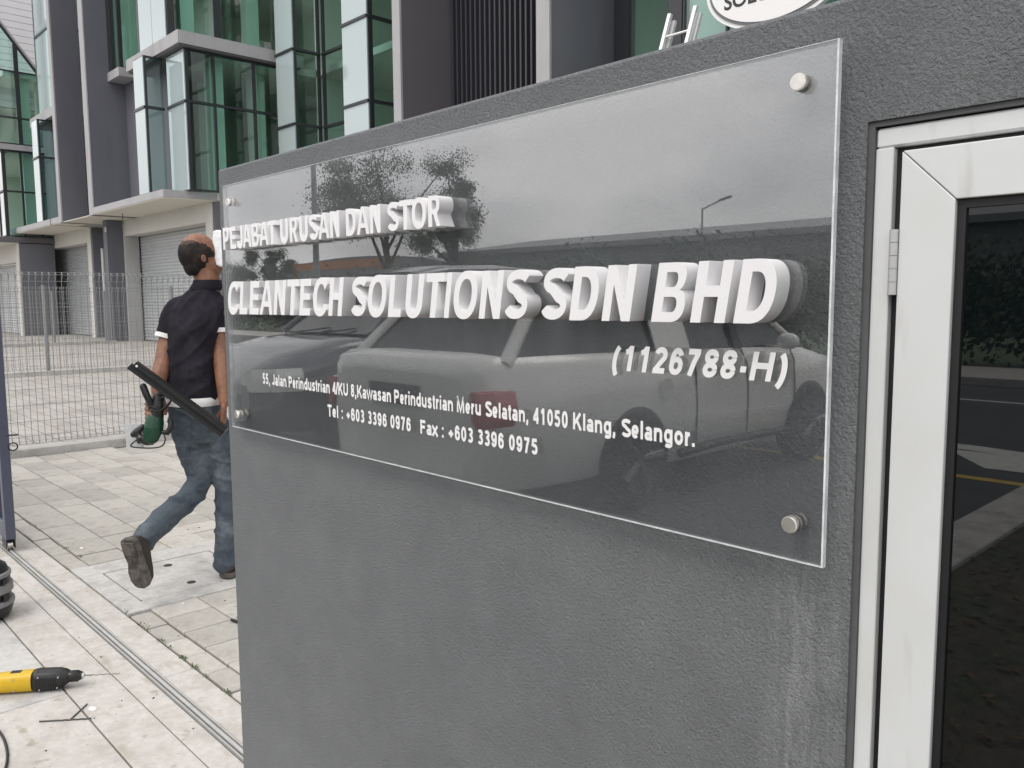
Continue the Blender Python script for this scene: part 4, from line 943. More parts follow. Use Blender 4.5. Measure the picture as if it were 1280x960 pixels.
# left arm (picture left)
Lh = P(192, 508, D0-.12)
limb(m, [(P(222, 390, D0), .052), (P(212, 420, D0-.01), .049), (P(206, 446, D0-.04), .045), (P(200, 468, D0-.08), .041), (P(197, 490, D0-.11), .029)])
limb(m, [(P(279, 388, D0), .052), (P(277, 420, D0-.0), .047), (P(277, 448, D0-.03), .043), (P(279, 475, D0-.06), .037), (P(280.5, 503, D0-.09), .027)])
def hand(m, w, fdir, pn, tdir, curl, ln=0.085):
    fdir = fdir.normalized(); pn = (pn-fdir*pn.dot(fdir)).normalized(); td = fdir.cross(pn); td = td if td.dot(tdir) > 0 else -td
    for o_, r_ in ((-0.026, .0135), (-0.009, .0145), (.009, .0145), (.026, .0135)):
        m.tube([w+td*o_*.5, w+fdir*.045+td*o_*.9, w+fdir*ln+td*o_], [r_, r_*1.05, r_*.9], 10); ball(m, w+fdir*ln+td*o_, r_*.9, n=10)
    for o_, L_, r_ in ((.027, .070, .0088), (.009, .078, .0090), (-.009, .073, .0088), (-.026, .058, .0078)):
        p = w+fdir*ln+td*o_; ang = 0; last = p; lr = r_
        for k, seg in enumerate((.42, .32, .26)):
            ang += curl*(0.85 if k == 0 else 1.0); d = fdir*math.cos(ang)+pn*math.sin(ang)
            q = last+d*L_*seg; r2 = r_*(1-.09*(k+1)); m.tube([last, q], [lr, r2], 9); ball(m, q, r2, n=10); last = q; lr = r2
    p = w+fdir*.025+td*.024; a = p+(fdir*.5+td*.55+pn*.4).normalized()*.036; b = a+(fdir*.8+pn*.5+td*.1).normalized()*.028; c = b+(fdir*.7+pn*.7).normalized()*.024
    m.tube([p, a, b, c], [.0145, .0120, .0105, .0085], 10); ball(m, c, .0085, n=10); ball(m, a, .0122, n=10); ball(m, b, .0105, n=10)
IR = HR.copy(); BK = -HF      # image right, towards camera
hand(m, P(198.5, 491, D0-.125), -UP*1.0-IR*0.22, BK*0.9-IR*0.1, IR, 0.25)
for k_, (fy, fl) in enumerate(((503.5, 1.0), (509.5, 1.06), (515.5, 1.0), (521, .86))):
    dd = D0-.125
    q_ = [(P(199, fy-1, dd-.00), .0105), (P(190.5-2*fl, fy, dd-.010), .0105), (P(184.5-1.5*fl, fy+1, dd-.050), .0098), (P(185.5+1.5*(1-fl), fy+2, dd-.085), .0090), (P(189, fy+2.5, dd-.105), .0080)]
    limb(m, q_, 10)
limb(m, [(P(203, 503, dd-.02), .013), (P(207, 510, dd-.05), .0115), (P(206.5, 517, dd-.085), .0095)], 10)
hand(m, P(280, 506, D0-.095), -UP*1.0-IR*0.08, -IR*0.8+BK*0.2, BK*-1, 0.75)
body = fuse(m, 'body', SKIN, man, 0.0042, 3)
# hair: close-cropped shell round back and sides, bald on top
m = MB()
ball(m, hc+tilt*0.016-FDt*0.006, 0.1035, (0.765, 0.92, 0.97), hm, 32)
ball(m, hc-tilt*0.040-FDt*0.045, 0.062, (1.0, .75, .85), hm, 20)
hr = fuse(m, 'hair', HAIR, man, 0.0035, 2)
bm = bmesh.new(); bm.from_mesh(hr.data)
kill = []
for v in bm.verts:
    q = v.co-hc; f_, s2, u_ = q.dot(FDt), q.dot(FS), q.dot(tilt); jit = random.gauss(0, .0028)
    if u_ > 0.079-0.30*max(0, f_+.01)+jit*1.5 or f_ > (0.060 if u_ > -.012 else .022)+jit*.5 or u_ < -0.082+jit*.6 or (u_ < -.035 and f_ > .004): kill.append(v)
bmesh.ops.delete(bm, geom=kill, context='VERTS'); bm.to_mesh(hr.data); bm.free()
sol = hr.modifiers.new('t', 'SOLIDIFY'); sol.thickness = 0.005; sol.offset = -1
m = MB(); ball(m, hc+tilt*0.016-FDt*0.005, 0.1022, (0.765, 0.92, 0.98), hm, 32)
hf = fuse(m, 'thinning_hair', mat('thinning_hair', (0.085, 0.042, 0.026), .7, color2=(.03, .018, .014), cs=70, var=.4, vs_=160), man, 0.0035, 2)
bm = bmesh.new(); bm.from_mesh(hf.data); kill = []
for v in bm.verts:
    q = v.co-hc; f_, s2, u_ = q.dot(FDt), q.dot(FS), q.dot(tilt)
    if u_ > 0.094-0.30*max(0, f_+.01)+random.gauss(0, .003) or f_ > 0.066 or u_ < 0.0: kill.append(v)
bmesh.ops.delete(bm, geom=kill, context='VERTS'); bm.to_mesh(hf.data); bm.free()
# polo shirt
m = MB(); tk = [(259, 354, .052, .056), (258, 360, .062, .062), (254, 366, .082, .07), (249, 374, .125, .085), (246, 384, .158, .10), (244.5, 398, .160, .112), (243.5, 420, .142, .118), (242.5, 450, .127, .113), (243, 475, .125, .112), (243.5, 488, .130, .118), (244, 499, .131, .12)]
m.loft([ering(P(x, y, D0), a, b) for x, y, a, b in tk])
limb(m, [(P(226, 386, D0), .066), (P(218, 398, D0), .062), (P(213.5, 409, D0-.01), .058)])
limb(m, [(P(272, 384, D0), .066), (P(276, 392, D0), .058), (P(276.5, 400, D0), .055)])
sh = fuse(m, 'polo_shirt', SHIRT, man, 0.007, 4); folds(sh, .010, 7, 9, -.9, 2.0)
def cuff(a, b, r, name='sleeve_band', mt=TEE):
    c = MB(); d = (b-a).normalized(); c.tube([a, b], [r, r*1.01], 24); return c.build(name, mt, man)
cuff(P(214.6, 405, D0-.01), P(210.4, 418.5, D0-.012), .0590, 'sleeve', SHIRT); cuff(P(276.2, 400, D0), P(276.8, 411, D0), .0575, 'sleeve', SHIRT); cuff(P(210.4, 418.2, D0-.012), P(208.8, 423.5, D0-.014), .0610); cuff(P(276.8, 410.6, D0), P(277.2, 416, D0), .0590)
m = MB(); m.loft([ering(P(244, y, D0), a, .123) for y, a in ((495, .128), (498, .136), (503, .137), (505.5, .132))]); m.build('undershirt_hem', TEE, man)
m = MB(); m.loft([ering(P(x, y, D0), a, b) for x, y, a, b in ((259.5, 350, .064, .064), (259.0, 354, .067, .068), (257.5, 360, .076, .074), (257, 363, .073, .070))]); m.build('collar', SHIRT, man)
# faint print on the back of the shirt
pm_ = mat('faded_print', (0.060, 0.056, 0.066), 0.9)
# jeans
m = MB()
m.loft([ering(P(x, y, D0), a, b) for x, y, a, b in ((244, 500, .122, .108), (244, 508, .127, .115), (246, 522, .134, .124), (249, 538, .132, .120), (252, 550, .11, .10))])
limb(m, [(P(233, 525, D0-.02), .078), (P(240, 553, D0-.02), .082), (P(246, 578, D0-.0), .071), (P(249, 600, D0+.0), .061), (P(238, 620, D0-.08), .060), (P(214, 640, D0-.2), .059), (P(190, 664, D0-.33), .056), (P(181, 674, D0-.37), .056)])
limb(m, [(P(266, 528, D0), .077), (P(276, 562, D0+.02), .074), (P(283, 600, D0+.03), .063), (P(284, 640, D0+.04), .060), (P(283, 680, D0+.04), .059), (P(282.5, 704, D0+.03), .060)])
jn = fuse(m, 'jeans', JEANS, man, 0.0065, 3); folds(jn, .009, 5, 13, .5, 5.0)
m = MB(); m.tube([P(217, 511, D0-.125), P(228, 514, D0-.135), P(238, 513, D0-.135)], .002, 6); m.tube([P(238, 523, D0-.137), P(238, 545, D0-.13), P(250, 548, D0-.13), P(262, 541, D0-.13), P(261, 523, D0-.137), P(238, 523, D0-.137)], .0022, 6); m.build('pocket_seam', JEANS, man)
# shoes
def shoe(Mx):
    m = MB(); n = 20
    st = [(-.135, .022, .018, .030), (-.125, .034, .045, .05), (-.09, .039, .072, .06), (-.04, .037, .080, .064), (.01, .040, .066, .05), (.06, .047, .052, .04), (.105, .045, .042, .03), (.135, .030, .030, .022), (.146, .012, .020, .018)]
    rings = []
    for y, w_, h_, _ in st:
        r_ = []
        for i in range(n):
            t_ = 2*math.pi*i/n; cx_, sz = math.cos(t_), math.sin(t_)
            r_.append(Mx @ Vector((w_*math.copysign(abs(cx_)**.8, cx_), y, 0.016+h_/2+h_/2*math.copysign(abs(sz)**.75, sz))))
        rings.append(r_)
    m.loft(rings); o = m.build('shoe', SHOE, man)
    m = MB(); rings = []
    for y, w_, h_, _ in st:
        h2 = .030 if y < -.02 else .017
        zb = -.004 if y < -.03 else (.006 if y < .03 else 0.0)
        rings.append([Mx @ Vector((sx*(w_+.005), y*1.03, z_)) for sx, z_ in ((-1, zb+.003), (-.94, zb), (.94, zb), (1, zb+.003), (1, .022), (-1, .022))])
    m.loft(rings, smooth=False); m.build('sole', SOLE, o)
    m = MB(); m.bbox(-.036, .036, -.128, -.045, -.012, -.002, .006, M=Mx); m.build('heel', SOLE, o)
hl, tl = P(160, 677, D0-.50), P(176, 733, D0-.43)
yd = (tl-hl).normalized(); zn = (-(BK*0.93-IR*0.28-UP*0.1)); zn = (zn-yd*zn.dot(yd)).normalized(); xn = yd.cross(zn)
Ms = Matrix((xn, yd*.86, zn)).transposed().to_4x4(); Ms.translation = hl+yd*0.110+zn*0.0
shoe(Ms)
gp = P(283, 721, 4.17); yd = (HD*1.0).normalized(); xn = yd.cross(UP); Ms = Matrix((xn, yd, UP)).transposed().to_4x4(); Ms.translation = Vector((gp.x, gp.y, 0.016))+yd*.125
shoe(Ms)
# white cloth over the face side
m = MB(); cw = []
prof = [(266, 289), (271, 287.5), (277, 288), (284, 289), (291, 291), (290, 330), (283, 332), (276, 333.5), (270, 331), (267.5, 326), (264, 322.5), (266, 312), (265.5, 300)]
v = [P(x, y, D0-.03) for x, y in prof]+[P(x+2, y+1, D0+.05) for x, y in prof]; k = len(prof)
m.add(v, [tuple(range(k)), tuple(range(2*k-1, k-1, -1))]+[(i, (i+1) % k, k+(i+1) % k, k+i) for i in range(k)])
cl = fuse(m, 'white_face_cloth', mat('white_cloth', (0.84, 0.84, 0.86), .9, bump=.004, bs=30), man, 0.004, 4, disp=(0.008, 0.03))

# long black channel bar under his arm
a, b = P(164.5, 455, D0-.26), P(281, 540, D0-.20); dr = (b-a).normalized(); sd_ = (UP-dr*UP.dot(dr)).normalized(); nn = dr.cross(sd_)
Mb = Matrix((dr, sd_, nn)).transposed().to_4x4(); Mb.translation = a; ln = (b-a).length
bar = MB()
bar.box(0, ln, -.026, -.005, -.016, .016, 0, Mb); bar.box(.015, ln, .003, .026, -.016, .016, 0, Mb); bar.box(0, ln, -.005, .003, -.010, .010, 0, Mb)
bar.box(.02, ln, .008, .021, .016, .022, 0, Mb); bar.box(.02, ln, -.021, -.010, .016, .022, 0, Mb)
o = bar.build('channel_bar', mat('black_bar', (0.016, 0.017, 0.018), .4, var=.2, vs_=30)); tag(o, 'long black metal channel bar carried slanting across his back', 'metal bar')
h_ = MB(); q = Mb @ Vector((.035, .012, -.018)); h_.tube([Mb @ Vector((.03, .013, -.0165)), Mb @ Vector((.03, .013, -.0185))], .006, 12); h_.tube([Mb @ Vector((.03, .013, .0165)), Mb @ Vector((.03, .013, .0235))], .006, 12); h_.build('hole', TEE, o)

# green power tool in his left hand
DT = D0-.20
tool = empty('power_tool', tuple(P(193, 530, DT)), 'green handheld power saw with black handle and looped cable in his hand', 'power tool')
GREEN = mat('dark_green_plastic', (0.008, 0.055, 0.026), .35, var=.1, vs_=40)
m = MB(); limb(m, [(P(193.5, 523, DT), .040), (P(192, 535, DT), .045), (P(189, 546, DT), .038)]); limb(m, [(P(183, 540, DT), .02), (P(188, 545, DT), .025)]); fuse(m, 'body', GREEN, tool, .005, 2)
m = MB(); limb(m, [(P(198, 497, DT-.0), .028), (P(197, 508, DT), .034), (P(195, 520, DT), .036)]); fuse(m, 'motor_housing', BLACKP, tool, .005, 2)
m = MB(); m.tube([P(179, 483, DT-.04), P(182, 491, DT-.04), P(186, 500, DT-.035), P(190, 508, DT-.02)], [.0155, .0165, .0155, .016], 14); ball(m, P(179, 483, DT-.04), .0155); m.build('handle', BLACKP, tool)
m = MB(); m.tube([P(203, 540, DT), P(209, 541, DT), P(213, 535, DT), P(213.5, 527, DT), P(211, 523, DT)], [.012, .014, .014, .011, .008], 10); m.build('grip_loop', BLACKP, tool)
m = MB(); limb(m, [(P(167, 543, DT), .016), (P(172, 539, DT), .018), (P(178, 533, DT), .012)]); limb(m, [(P(176, 548, DT), .02), (P(184, 551, DT), .024), (P(190, 553, DT), .014)]); limb(m, [(P(174, 552, DT), .012), (P(173, 541, DT), .014)]); fuse(m, 'gear_head', mat('dark_metal', (0.05, .05, .05), .35, metal=.6), tool, .004, 1)
m = MB(); g4 = [P(155.5, 529, DT+.03), P(176, 531, DT+.03), P(180, 560, DT+.03), P(158, 560, DT+.03)]; bk_ = HF*0.003
m.add(g4+[q+bk_ for q in g4], [(0,1,2,3),(7,6,5,4),(0,4,5,1),(1,5,6,2),(2,6,7,3),(3,7,4,0)]); m.build('guard_plate', mat('frosted_plate', (.55, .56, .57), .3, metal=.3, var=.15, vs_=20), tool)
m = MB()
def cable(pts, r=.0035, name='cable'):
    p, rr = chain([(q, r) for q in pts], 6); MB_ = MB(); MB_.tube(p, r, 7); return MB_.build(name, RUBBER, tool)
cable([P(203, 540, DT-.03), P(206.5, 548, DT-.03), P(204, 556, DT-.03), P(196, 559.5, DT-.03), P(180, 560, DT-.03), P(164, 558, DT-.03), P(168, 552, DT-.03), P(178, 546, DT-.03)])
cable([P(199, 500, DT-.04), P(204, 496, DT-.05), P(211, 497, DT-.04), P(213.5, 501, DT-.02), P(210, 507, DT), P(205, 512, DT-.02), P(198, 511, DT-.045), P(188, 508, DT-.04), P(186, 512, DT-.03)], .004)
cable([P(188, 511, DT-.045), P(197, 514, DT-.05), P(206, 509, DT-.03), P(212, 503, DT-.02)], .004)

# ================================================================= THINGS ON THE THRESHOLD
def G_(px, py): 
    c = M3 @ Vector((px-640.0, -(py-480.0), -FY)); t_ = -1.4/c.z; return Vector((c.x*t_, c.y*t_, 0))
# drill lying on its side, axis along the picture
a, b = G_(-20, 858), G_(112, 848); dr = (b-a).normalized(); sd_ = Vector((-dr.y, dr.x, 0))
KD = 0.93
Md = Matrix((dr, sd_, UP)).transposed().to_4x4() @ Matrix.Diagonal((1.2, .93, .93, 1)); Md.translation = G_(49, 862)+UP*0.041*KD
dl = empty('power_drill', tuple(G_(44, 856)), 'yellow and black corded power drill lying on the concrete', 'drill')
def rr(x, w_, h_, z=0, n=20, p=2.8, y=0): 
    out = []
    for i in range(n):
        t_ = 2*math.pi*i/n; c_, s_ = math.cos(t_), math.sin(t_)
        out.append(Md @ Vector((x, y+w_*math.copysign(abs(c_)**(2/p), c_), z+h_*math.copysign(abs(s_)**(2/p), s_))))
    return out
m = MB(); m.loft([rr(*q) for q in ((-.185, .018, .018, -.004), (-.17, .028, .029, -.004), (-.12, .034, .036, -.002), (-.07, .037, .0385, 0), (-.020, .038, .0395, 0), (-.012, .037, .0385, 0))]); m.build('yellow_body', YELLOW, dl)
m = MB(); m.loft([rr(*q) for q in ((-.0115, .034, .035), (-.008, .034, .035), (-.0075, .038, .040), (.0, .039, .041), (.035, .039, .0405, 0), (.062, .036, .037, .001), (.078, .030, .030, .003), (.088, .022, .022, .004))]); m.build('gear_housing', BLACKP, dl)
m = MB()
for i in range(9): m.loft([rr(.002+i*.0065, .0402, .0418-.0004*i, 0, 16), rr(.005+i*.0065, .0402, .0418-.0004*i, 0, 16)], smooth=False)
m.build('cooling_ribs', BLACKP, dl, kind='stuff')
m = MB()
for x, z in ((-.0102, -.026), (-.0102, -.014), (-.0102, -.002)):
    m.box(x-.001, x+.0015, -.042, -.030, z, z+.004, 0, Md)
m = MB(); m.loft([rr(.088, .0205, .0205, .004), rr(.094, .021, .021, .004), rr(.1155, .019, .019, .004), rr(.1165, .0165, .0165, .004), rr(.124, .014, .014, .004)]); 
for i in range(10):
    t_ = 2*math.pi*i/10; c_ = Vector((.104, math.cos(t_)*.0195, .004+math.sin(t_)*.0195)); m.box(c_.x-.009, c_.x+.009, c_.y-.0022, c_.y+.0022, c_.z-.0022, c_.z+.0022, 0, Md)
m.build('chuck', mat('chuck_steel', (.05, .05, .05), .35, metal=.8), dl)
m = MB(); m.tube([Md @ Vector((.1245, 0, .004)), Md @ Vector((.131, 0, .004))], [.0105, .0075], 14); m.build('chuck_jaw', STEEL, dl)
m = MB(); m.tube([Md @ Vector((.131, 0, .004)), Md @ Vector((.152, 0, .002))], .003, 8)
pts = []
for i in range(60):
    u_ = i/59; an = u_*26; pts.append(Md @ Vector((.152+u_*.080, math.cos(an)*.0016, .002-u_*.002+math.sin(an)*.0016)))
m.tube(pts, [.0019]*59+[.0005], 6); m.build('drill_bit', mat('bit_steel', (.25, .24, .22), .4, metal=.7), dl)
m = MB(); m.loft([rr(-.20, .010, .011, -.004, y=-.020), rr(-.16, .013, .014, -.003, y=-.026), rr(-.125, .011, .013, -.003, y=-.030), rr(-.118, .005, .006, -.002, y=-.032)]); m.build('switch', BLACKP, dl)
m = MB(); m.loft([rr(.015, .012, .007, -.040), rr(.03, .016, .009, -.036), rr(.055, .012, .008, -.034)]); m.build('selector', BLACKP, dl)
for sx_, sz_ in ((.010, .024), (.066, .020), (.012, -.026), (.062, -.022), (-.155, .010), (-.060, .020), (-.060, -.024)):
    m = MB(); yy_ = -.0405 if sx_ > -.01 else -.0365; m.tube([Md @ Vector((sx_, yy_+.010, sz_)), Md @ Vector((sx_, yy_, sz_))], .0032, 10); m.build('screw', STEEL, dl)
for k_ in range(5):
    m = MB(); m.box(-.150+k_*.009, -.146+k_*.009, -.0372, -.030, -.004, .022, 0, Md); m.build('vent_slot', BLACKP, dl)
m = MB(); m.bbox(-.075, -.045, -.012, .012, .0375, .0395, .001, M=Md); m.build('badge', BLACKP, dl)
# loose bits
def rod(p, q, r, label):
    m = MB(); n = 26; a, b = G_(*p)+UP*(r+.0005), G_(*q)+UP*(r+.0005); d = b-a; s_ = Vector((-d.y, d.x, 0)).normalized(); pts = []
    for i in range(n+1):
        t_ = i/n; an = t_*40 if t_ > .3 else 0; pts.append(a+d*t_+(s_*math.cos(an)+UP*math.sin(an))*r*.25)
    m.tube(pts, r, 7); o = m.build('drill_bit', mat('old_steel', (.09, .09, .085), .5, metal=.6)); tag(o, label, 'drill bit', 'loose drill bits on the concrete')
rod((49, 903), (114, 899), .0026, 'longer dark drill bit lying on the concrete below the drill')
o_ = rod((88.5, 900), (109, 881), .0024, 'short dark drill bit crossing the end of the longer one')
m = MB(); ball(m, G_(116, 886)+UP*.001, .016, (1.3, .8, .12)); tag(m.build('plaster_crumb', mat('white_powder', (.72, .70, .66), .9)), 'small white heap of dust beside the loose drill bits', 'dust')
m = MB(); ball(m, G_(102, 686)+UP*.004, .014, (1.3, .7, .3)); tag(m.build('paper_scrap', TEE), 'crumpled white paper scrap beside the manhole surround', 'paper')
m = MB(); ball(m, G_(229, 755)+UP*.003, .008, (1.3, .8, .4)); tag(m.build('paper_scrap', TEE), 'tiny white paper scrap below the manhole near the wall', 'paper')
m = MB(); limb(m, [(G_(290, 777)+UP*.008, .007), (G_(305, 782)+UP*.008, .006)]); tag(m.build('black_plug', RUBBER), 'small black plug lying on pavers beside the wall edge', 'plug')
p, _ = chain([(G_(-12, 905)+UP*.005, 1), (G_(2, 920)+UP*.005, 1), (G_(9, 940)+UP*.005, 1), (G_(7, 962)+UP*.005, 1), (G_(-6, 985)+UP*.005, 1)], 8)
m = MB(); m.tube(p, .0042, 8); tag(m.build('loose_wire', RUBBER), 'black cord curling at the lower left edge of the concrete', 'wire')
# ribbed black case at the left edge
cs = empty('tool_case', tuple(G_(-12, 765)), 'ribbed black and grey plastic tool case cut off at the left edge', 'tool case')
cc = G_(-21, 772); hz_ = .235
Mc = Matrix.Translation(cc) @ Matrix.Rotation(R(12), 4, 'Z')
m = MB(); m.loft([[Mc @ Vector((r_*math.cos(t_)*1.15, r_*math.sin(t_), z_)) for t_ in [2*math.pi*i/28 for i in range(28)]] for r_, z_ in ((.085, .0), (.108, .02), (.118, .05), (.118, .065), (.112, .075), (.112, .20), (.10, .235), (.08, .25))]); m.build('shell', BLACKP, cs)
for i, (z0, z1, r_) in enumerate(((.062, .088, .124), (.118, .160, .121), (.188, .212, .116))):
    m = MB(); m.loft([[Mc @ Vector((rr_*math.cos(t_)*1.15, rr_*math.sin(t_), z_)) for t_ in [2*math.pi*i_/28 for i_ in range(28)]] for rr_, z_ in ((r_-.006, z0), (r_, z0+.005), (r_, z1-.005), (r_-.008, z1))], smooth=False); m.build('rib', GREYP, cs)
for an in (-60, -20, 20):
    m = MB(); c_ = Mc @ Matrix.Rotation(R(an), 4, 'Z'); m.bbox(.128, .142, -.014, .014, .09, .118, .003, M=c_); m.build('latch', BLACKP, cs); m = MB(); m.bbox(.122, .138, -.010, .010, .165, .187, .003, M=c_); m.build('latch', BLACKP, cs)

# ================================================================= ACROSS THE DRIVE AND THE ROAD (seen mirrored in the panel and the cabinet glass)
def vehicle(name, label, cat, loc, rz, Lh, paint, kind):
    """nose towards local +Y; Lh = half length. kind 'hatch' or 'suv'"""
    V = empty(name, loc, label, cat); V.rotation_euler.z = rz
    Mx = Matrix.Translation(loc) @ Matrix.Rotation(rz, 4, 'Z')
    W = .86 if kind == 'hatch' else .93; k = 1.05 if kind == 'hatch' else 1.12; RWY = -.42 if kind == 'hatch' else -.60
    # stations: y, half width, bottom, belt
    st = [(-1.0, .80, .34, .92), (-.985, .88, .28, 1.00), (-.93, .97, .24, 1.03), (-.6, 1.0, .22, 1.02), (-.2, 1.0, .20, 1.0), (.2, 1.0, .20, .98), (.5, .99, .22, .955), (.62, .98, .22, .94), (.85, .95, .24, .84), (.95, .88, .28, .72), (1.0, .70, .34, .62)]
    rings = []
    for y, w_, zb, zt in st:
        w_ *= W; zb *= k; zt *= k; zm = (zb+zt)/2
        half = [(w_*.80, zb), (w_*.95, zb+.06), (w_, zm-.05), (w_*.995, zm+.12), (w_*.96, zt-.07), (w_*.90, zt), (w_*.5, zt+.015)]
        rings.append([Mx @ Vector((x, y*Lh, z)) for x, z in half]+[Mx @ Vector((-x, y*Lh, z)) for x, z in reversed(half)])
    m = MB(); m.loft(rings); m.build('body', paint, V)
    if kind == 'hatch': gh = [(-.90, .80, .99, 1.0), (-.72, .76, 1.38, 1.0), (-.3, .76, 1.47, 1), (.1, .76, 1.45, 1), (.28, .76, 1.38, 1), (.56, .86, .95, 1)]
    else: gh = [(-.93, .80, 1.02, 1.0), (-.82, .76, 1.50, 1.0), (-.3, .76, 1.56, 1), (.05, .76, 1.54, 1), (.20, .76, 1.48, 1), (.52, .88, .98, 1)]
    # greenhouse glass: side walls lean in
    def gp_(i, s_, top, ins=0): 
        y, w_, z, _ = gh[i]; b_ = (W*.90, .99*k) 
        return Mx @ Vector((s_*(W*w_*.93-ins if top else W*.885-ins), y*Lh, (z*k if top else .985*k)))
    gl = MB()
    for s_ in (-1, 1):
        q = [gp_(0, s_, False), gp_(5, s_, False)]+[gp_(i, s_, True) for i in (4, 3, 2, 1)]
        gl.add(q, [tuple(range(6))])
    gl.add([gp_(4, -1, True), gp_(4, 1, True), gp_(5, 1, False), gp_(5, -1, False)], [(0,1,2,3)])
    gl.add([gp_(1, -1, True), gp_(1, 1, True), gp_(0, 1, False), gp_(0, -1, False)], [(0,1,2,3)])
    gl.build('windows', CARGLASS, V, kind='stuff')
    rf = MB(); rf.loft([[gp_(i, -1, True, -.01)+UP*.008, gp_(i, -.6, True)+UP*.05, gp_(i, .6, True)+UP*.05, gp_(i, 1, True, -.01)+UP*.008, gp_(i, 1, True)-UP*.03, gp_(i, -1, True)-UP*.03] for i in (1, 2, 3, 4)]); rf.build('roof', paint, V)
    for s_ in (-1, 1):
        for a, b_, r_ in ((gp_(1, s_, True), gp_(0, s_, False), .045), (gp_(4, s_, True), gp_(5, s_, False), .035)):
            p_ = MB(); p_.tube([a, b_], r_, 8); p_.build('pillar', paint, V)
        for yy, hw_, pm__ in ((-.215, .085, paint), (.16, .022, CARTRIM)):
            p_ = MB(); q_ = [Vector((s_*W*.712, (yy-hw_)*Lh, 1.47*k)), Vector((s_*W*.712, (yy+hw_)*Lh, 1.47*k)), Vector((s_*W*.90, (yy+hw_*1.25)*Lh, .975*k)), Vector((s_*W*.90, (yy-hw_*.8)*Lh, .975*k))]
            q_ = [Mx @ v for v in q_]+[Mx @ (v+Vector((s_*.012, 0, .004))) for v in q_]
            p_.add(q_, [(0,1,2,3),(7,6,5,4),(0,4,5,1),(1,5,6,2),(2,6,7,3),(3,7,4,0)]); p_.build('pillar', pm__, V)
    for yy in (RWY, .62):
        for s_ in (-1, 1):
            r0 = .335*k; c_ = lambda x: Mx @ Vector((s_*x, yy*Lh, r0))
            ar_ = MB(); n = 18; ring = []
            a_ = MB(); a_.tube([c_(W*.70), c_(W*.70), c_(W*1.006)], [r0*1.50, r0*1.52, r0*1.52], 26); a_.build('wheel_arch', BLACKP, V)
            t_ = MB(); t_.tube([c_(W*.82), c_(W*.84), c_(W*1.0), c_(W*1.015)], [r0*.9, r0, r0, r0*.9], 26); w_ = t_.build('wheel', RUBBER, V)
            t_ = MB(); t_.tube([c_(W*1.0), c_(W*1.022)], [r0*.66, r0*.64], 24, caps=True)
            t_.build('rim', mat('rim_grey', (.06, .06, .065), .4) if False else RIMD, w_)
            t_ = MB()
            for q in range(5):
                an = 2*math.pi*q/5; d = Vector((0, math.cos(an), math.sin(an))); a = Vector((s_*W*1.03, yy*Lh, r0))
                t_.tube([Mx @ a, Mx @ (a+d*r0*.62)], [.03, .05], 6)
            t_.build('spoke', RIML, w_)
    lamps = []
    for s_ in (-1, 1):
        tl = MB(); x0 = s_*W
        tl.loft([[Mx @ Vector((x0*a, y*Lh, z*k)) for a, z in ((.97-q, .66), (1.0-q, .70), (1.012-q, .77), (.985-q, .850), (.93-q, .86), (.84, .84), (.86, .70))] for y, q in ((-1.002, .07), (-.965, .01), (-.90, -.002))], smooth=False); tl.build('tail_light', REDL, V)
        hl_ = MB(); hl_.loft([[Mx @ Vector((x0*a, y*Lh, z*k)) for a, z in ((.98-q, .58), (.99-q, .68), (.95-q, .755), (.52, .70), (.56, .57))] for y, q in ((.998, .22), (.93, .06), (.84, -.006))], smooth=False); hl_.build('headlight', HEADL, V)
        mi = MB(); ball(mi, Mx @ Vector((s_*(W+.10), .36*Lh, 1.02*k)), .09, (1.1, .6, .75)); mi.build('mirror', paint, V)
        for yy in (.02, .42):
            hd = MB(); hd.bbox(-.10, .10, -.015, .015, -.014, .014, .004, M=Mx @ Matrix.Translation((s_*(W*1.0+.012), yy*Lh, .86*k)) @ Matrix.Rotation(R(90), 4, 'Z')); hd.build('door_handle', paint, V)
    for s_ in (-1, 1):
        for yy in (-.12, .18, .50):
            g = MB(); g.tube([Mx @ Vector((s_*(W*.995), yy*Lh, .36*k)), Mx @ Vector((s_*(W*1.003), yy*Lh, .62*k)), Mx @ Vector((s_*(W*.985), yy*Lh, .86*k)), Mx @ Vector((s_*(W*.92), yy*Lh, .97*k))], .006, 4); g.build('door_gap', CARTRIM, V)
        g = MB(); g.tube([Mx @ Vector((s_*W*.985, -.2*Lh, .30*k)), Mx @ Vector((s_*W*1.01, 0, .33*k)), Mx @ Vector((s_*W*.985, .5*Lh, .30*k))], .03, 6); g.build('side_step', CARTRIM, V)
    pl = MB(); pl.bbox(-.26, .26, -Lh*1.006-.01, -Lh*.99, .74*k, .86*k, .004, M=Mx); pl.build('plate_recess', CARTRIM, V)
    gr_ = MB(); gr_.bbox(-.5, .5, Lh*.97, Lh*1.004, .36*k, .56*k, .01, M=Mx); gr_.build('grille', CARTRIM, V)
    fl = MB(); fl.tube([Mx @ Vector((-W*.99, -.28*Lh, .76*k)), Mx @ Vector((-W*1.0-.006, -.28*Lh, .76*k))], .075, 20); fl.build('fuel_flap', paint, V)
    wp_ = MB(); wp_.tube([Mx @ Vector((-.4, .545*Lh, .99*k)), Mx @ Vector((.05, .50*Lh, 1.03*k))], .008, 5); wp_.tube([Mx @ Vector((.1, .545*Lh, .99*k)), Mx @ Vector((.5, .50*Lh, 1.03*k))], .008, 5); wp_.build('wiper', CARTRIM, V, kind='stuff')
    return V
CARGLASS = mat('car_glass', (.02, .025, .025), .03, spec=.9); CARTRIM = mat('car_trim', (.015, .015, .016), .45)
RIMD = mat('rim_dark', (.04, .04, .045), .4); RIML = mat('rim_silver', (.11, .11, .115), .4, metal=.6)
REDL = mat('red_lens', (.42, .03, .03), .15, coat=.6); HEADL = mat('clear_lens', (.80, .82, .78), .1, coat=.8)
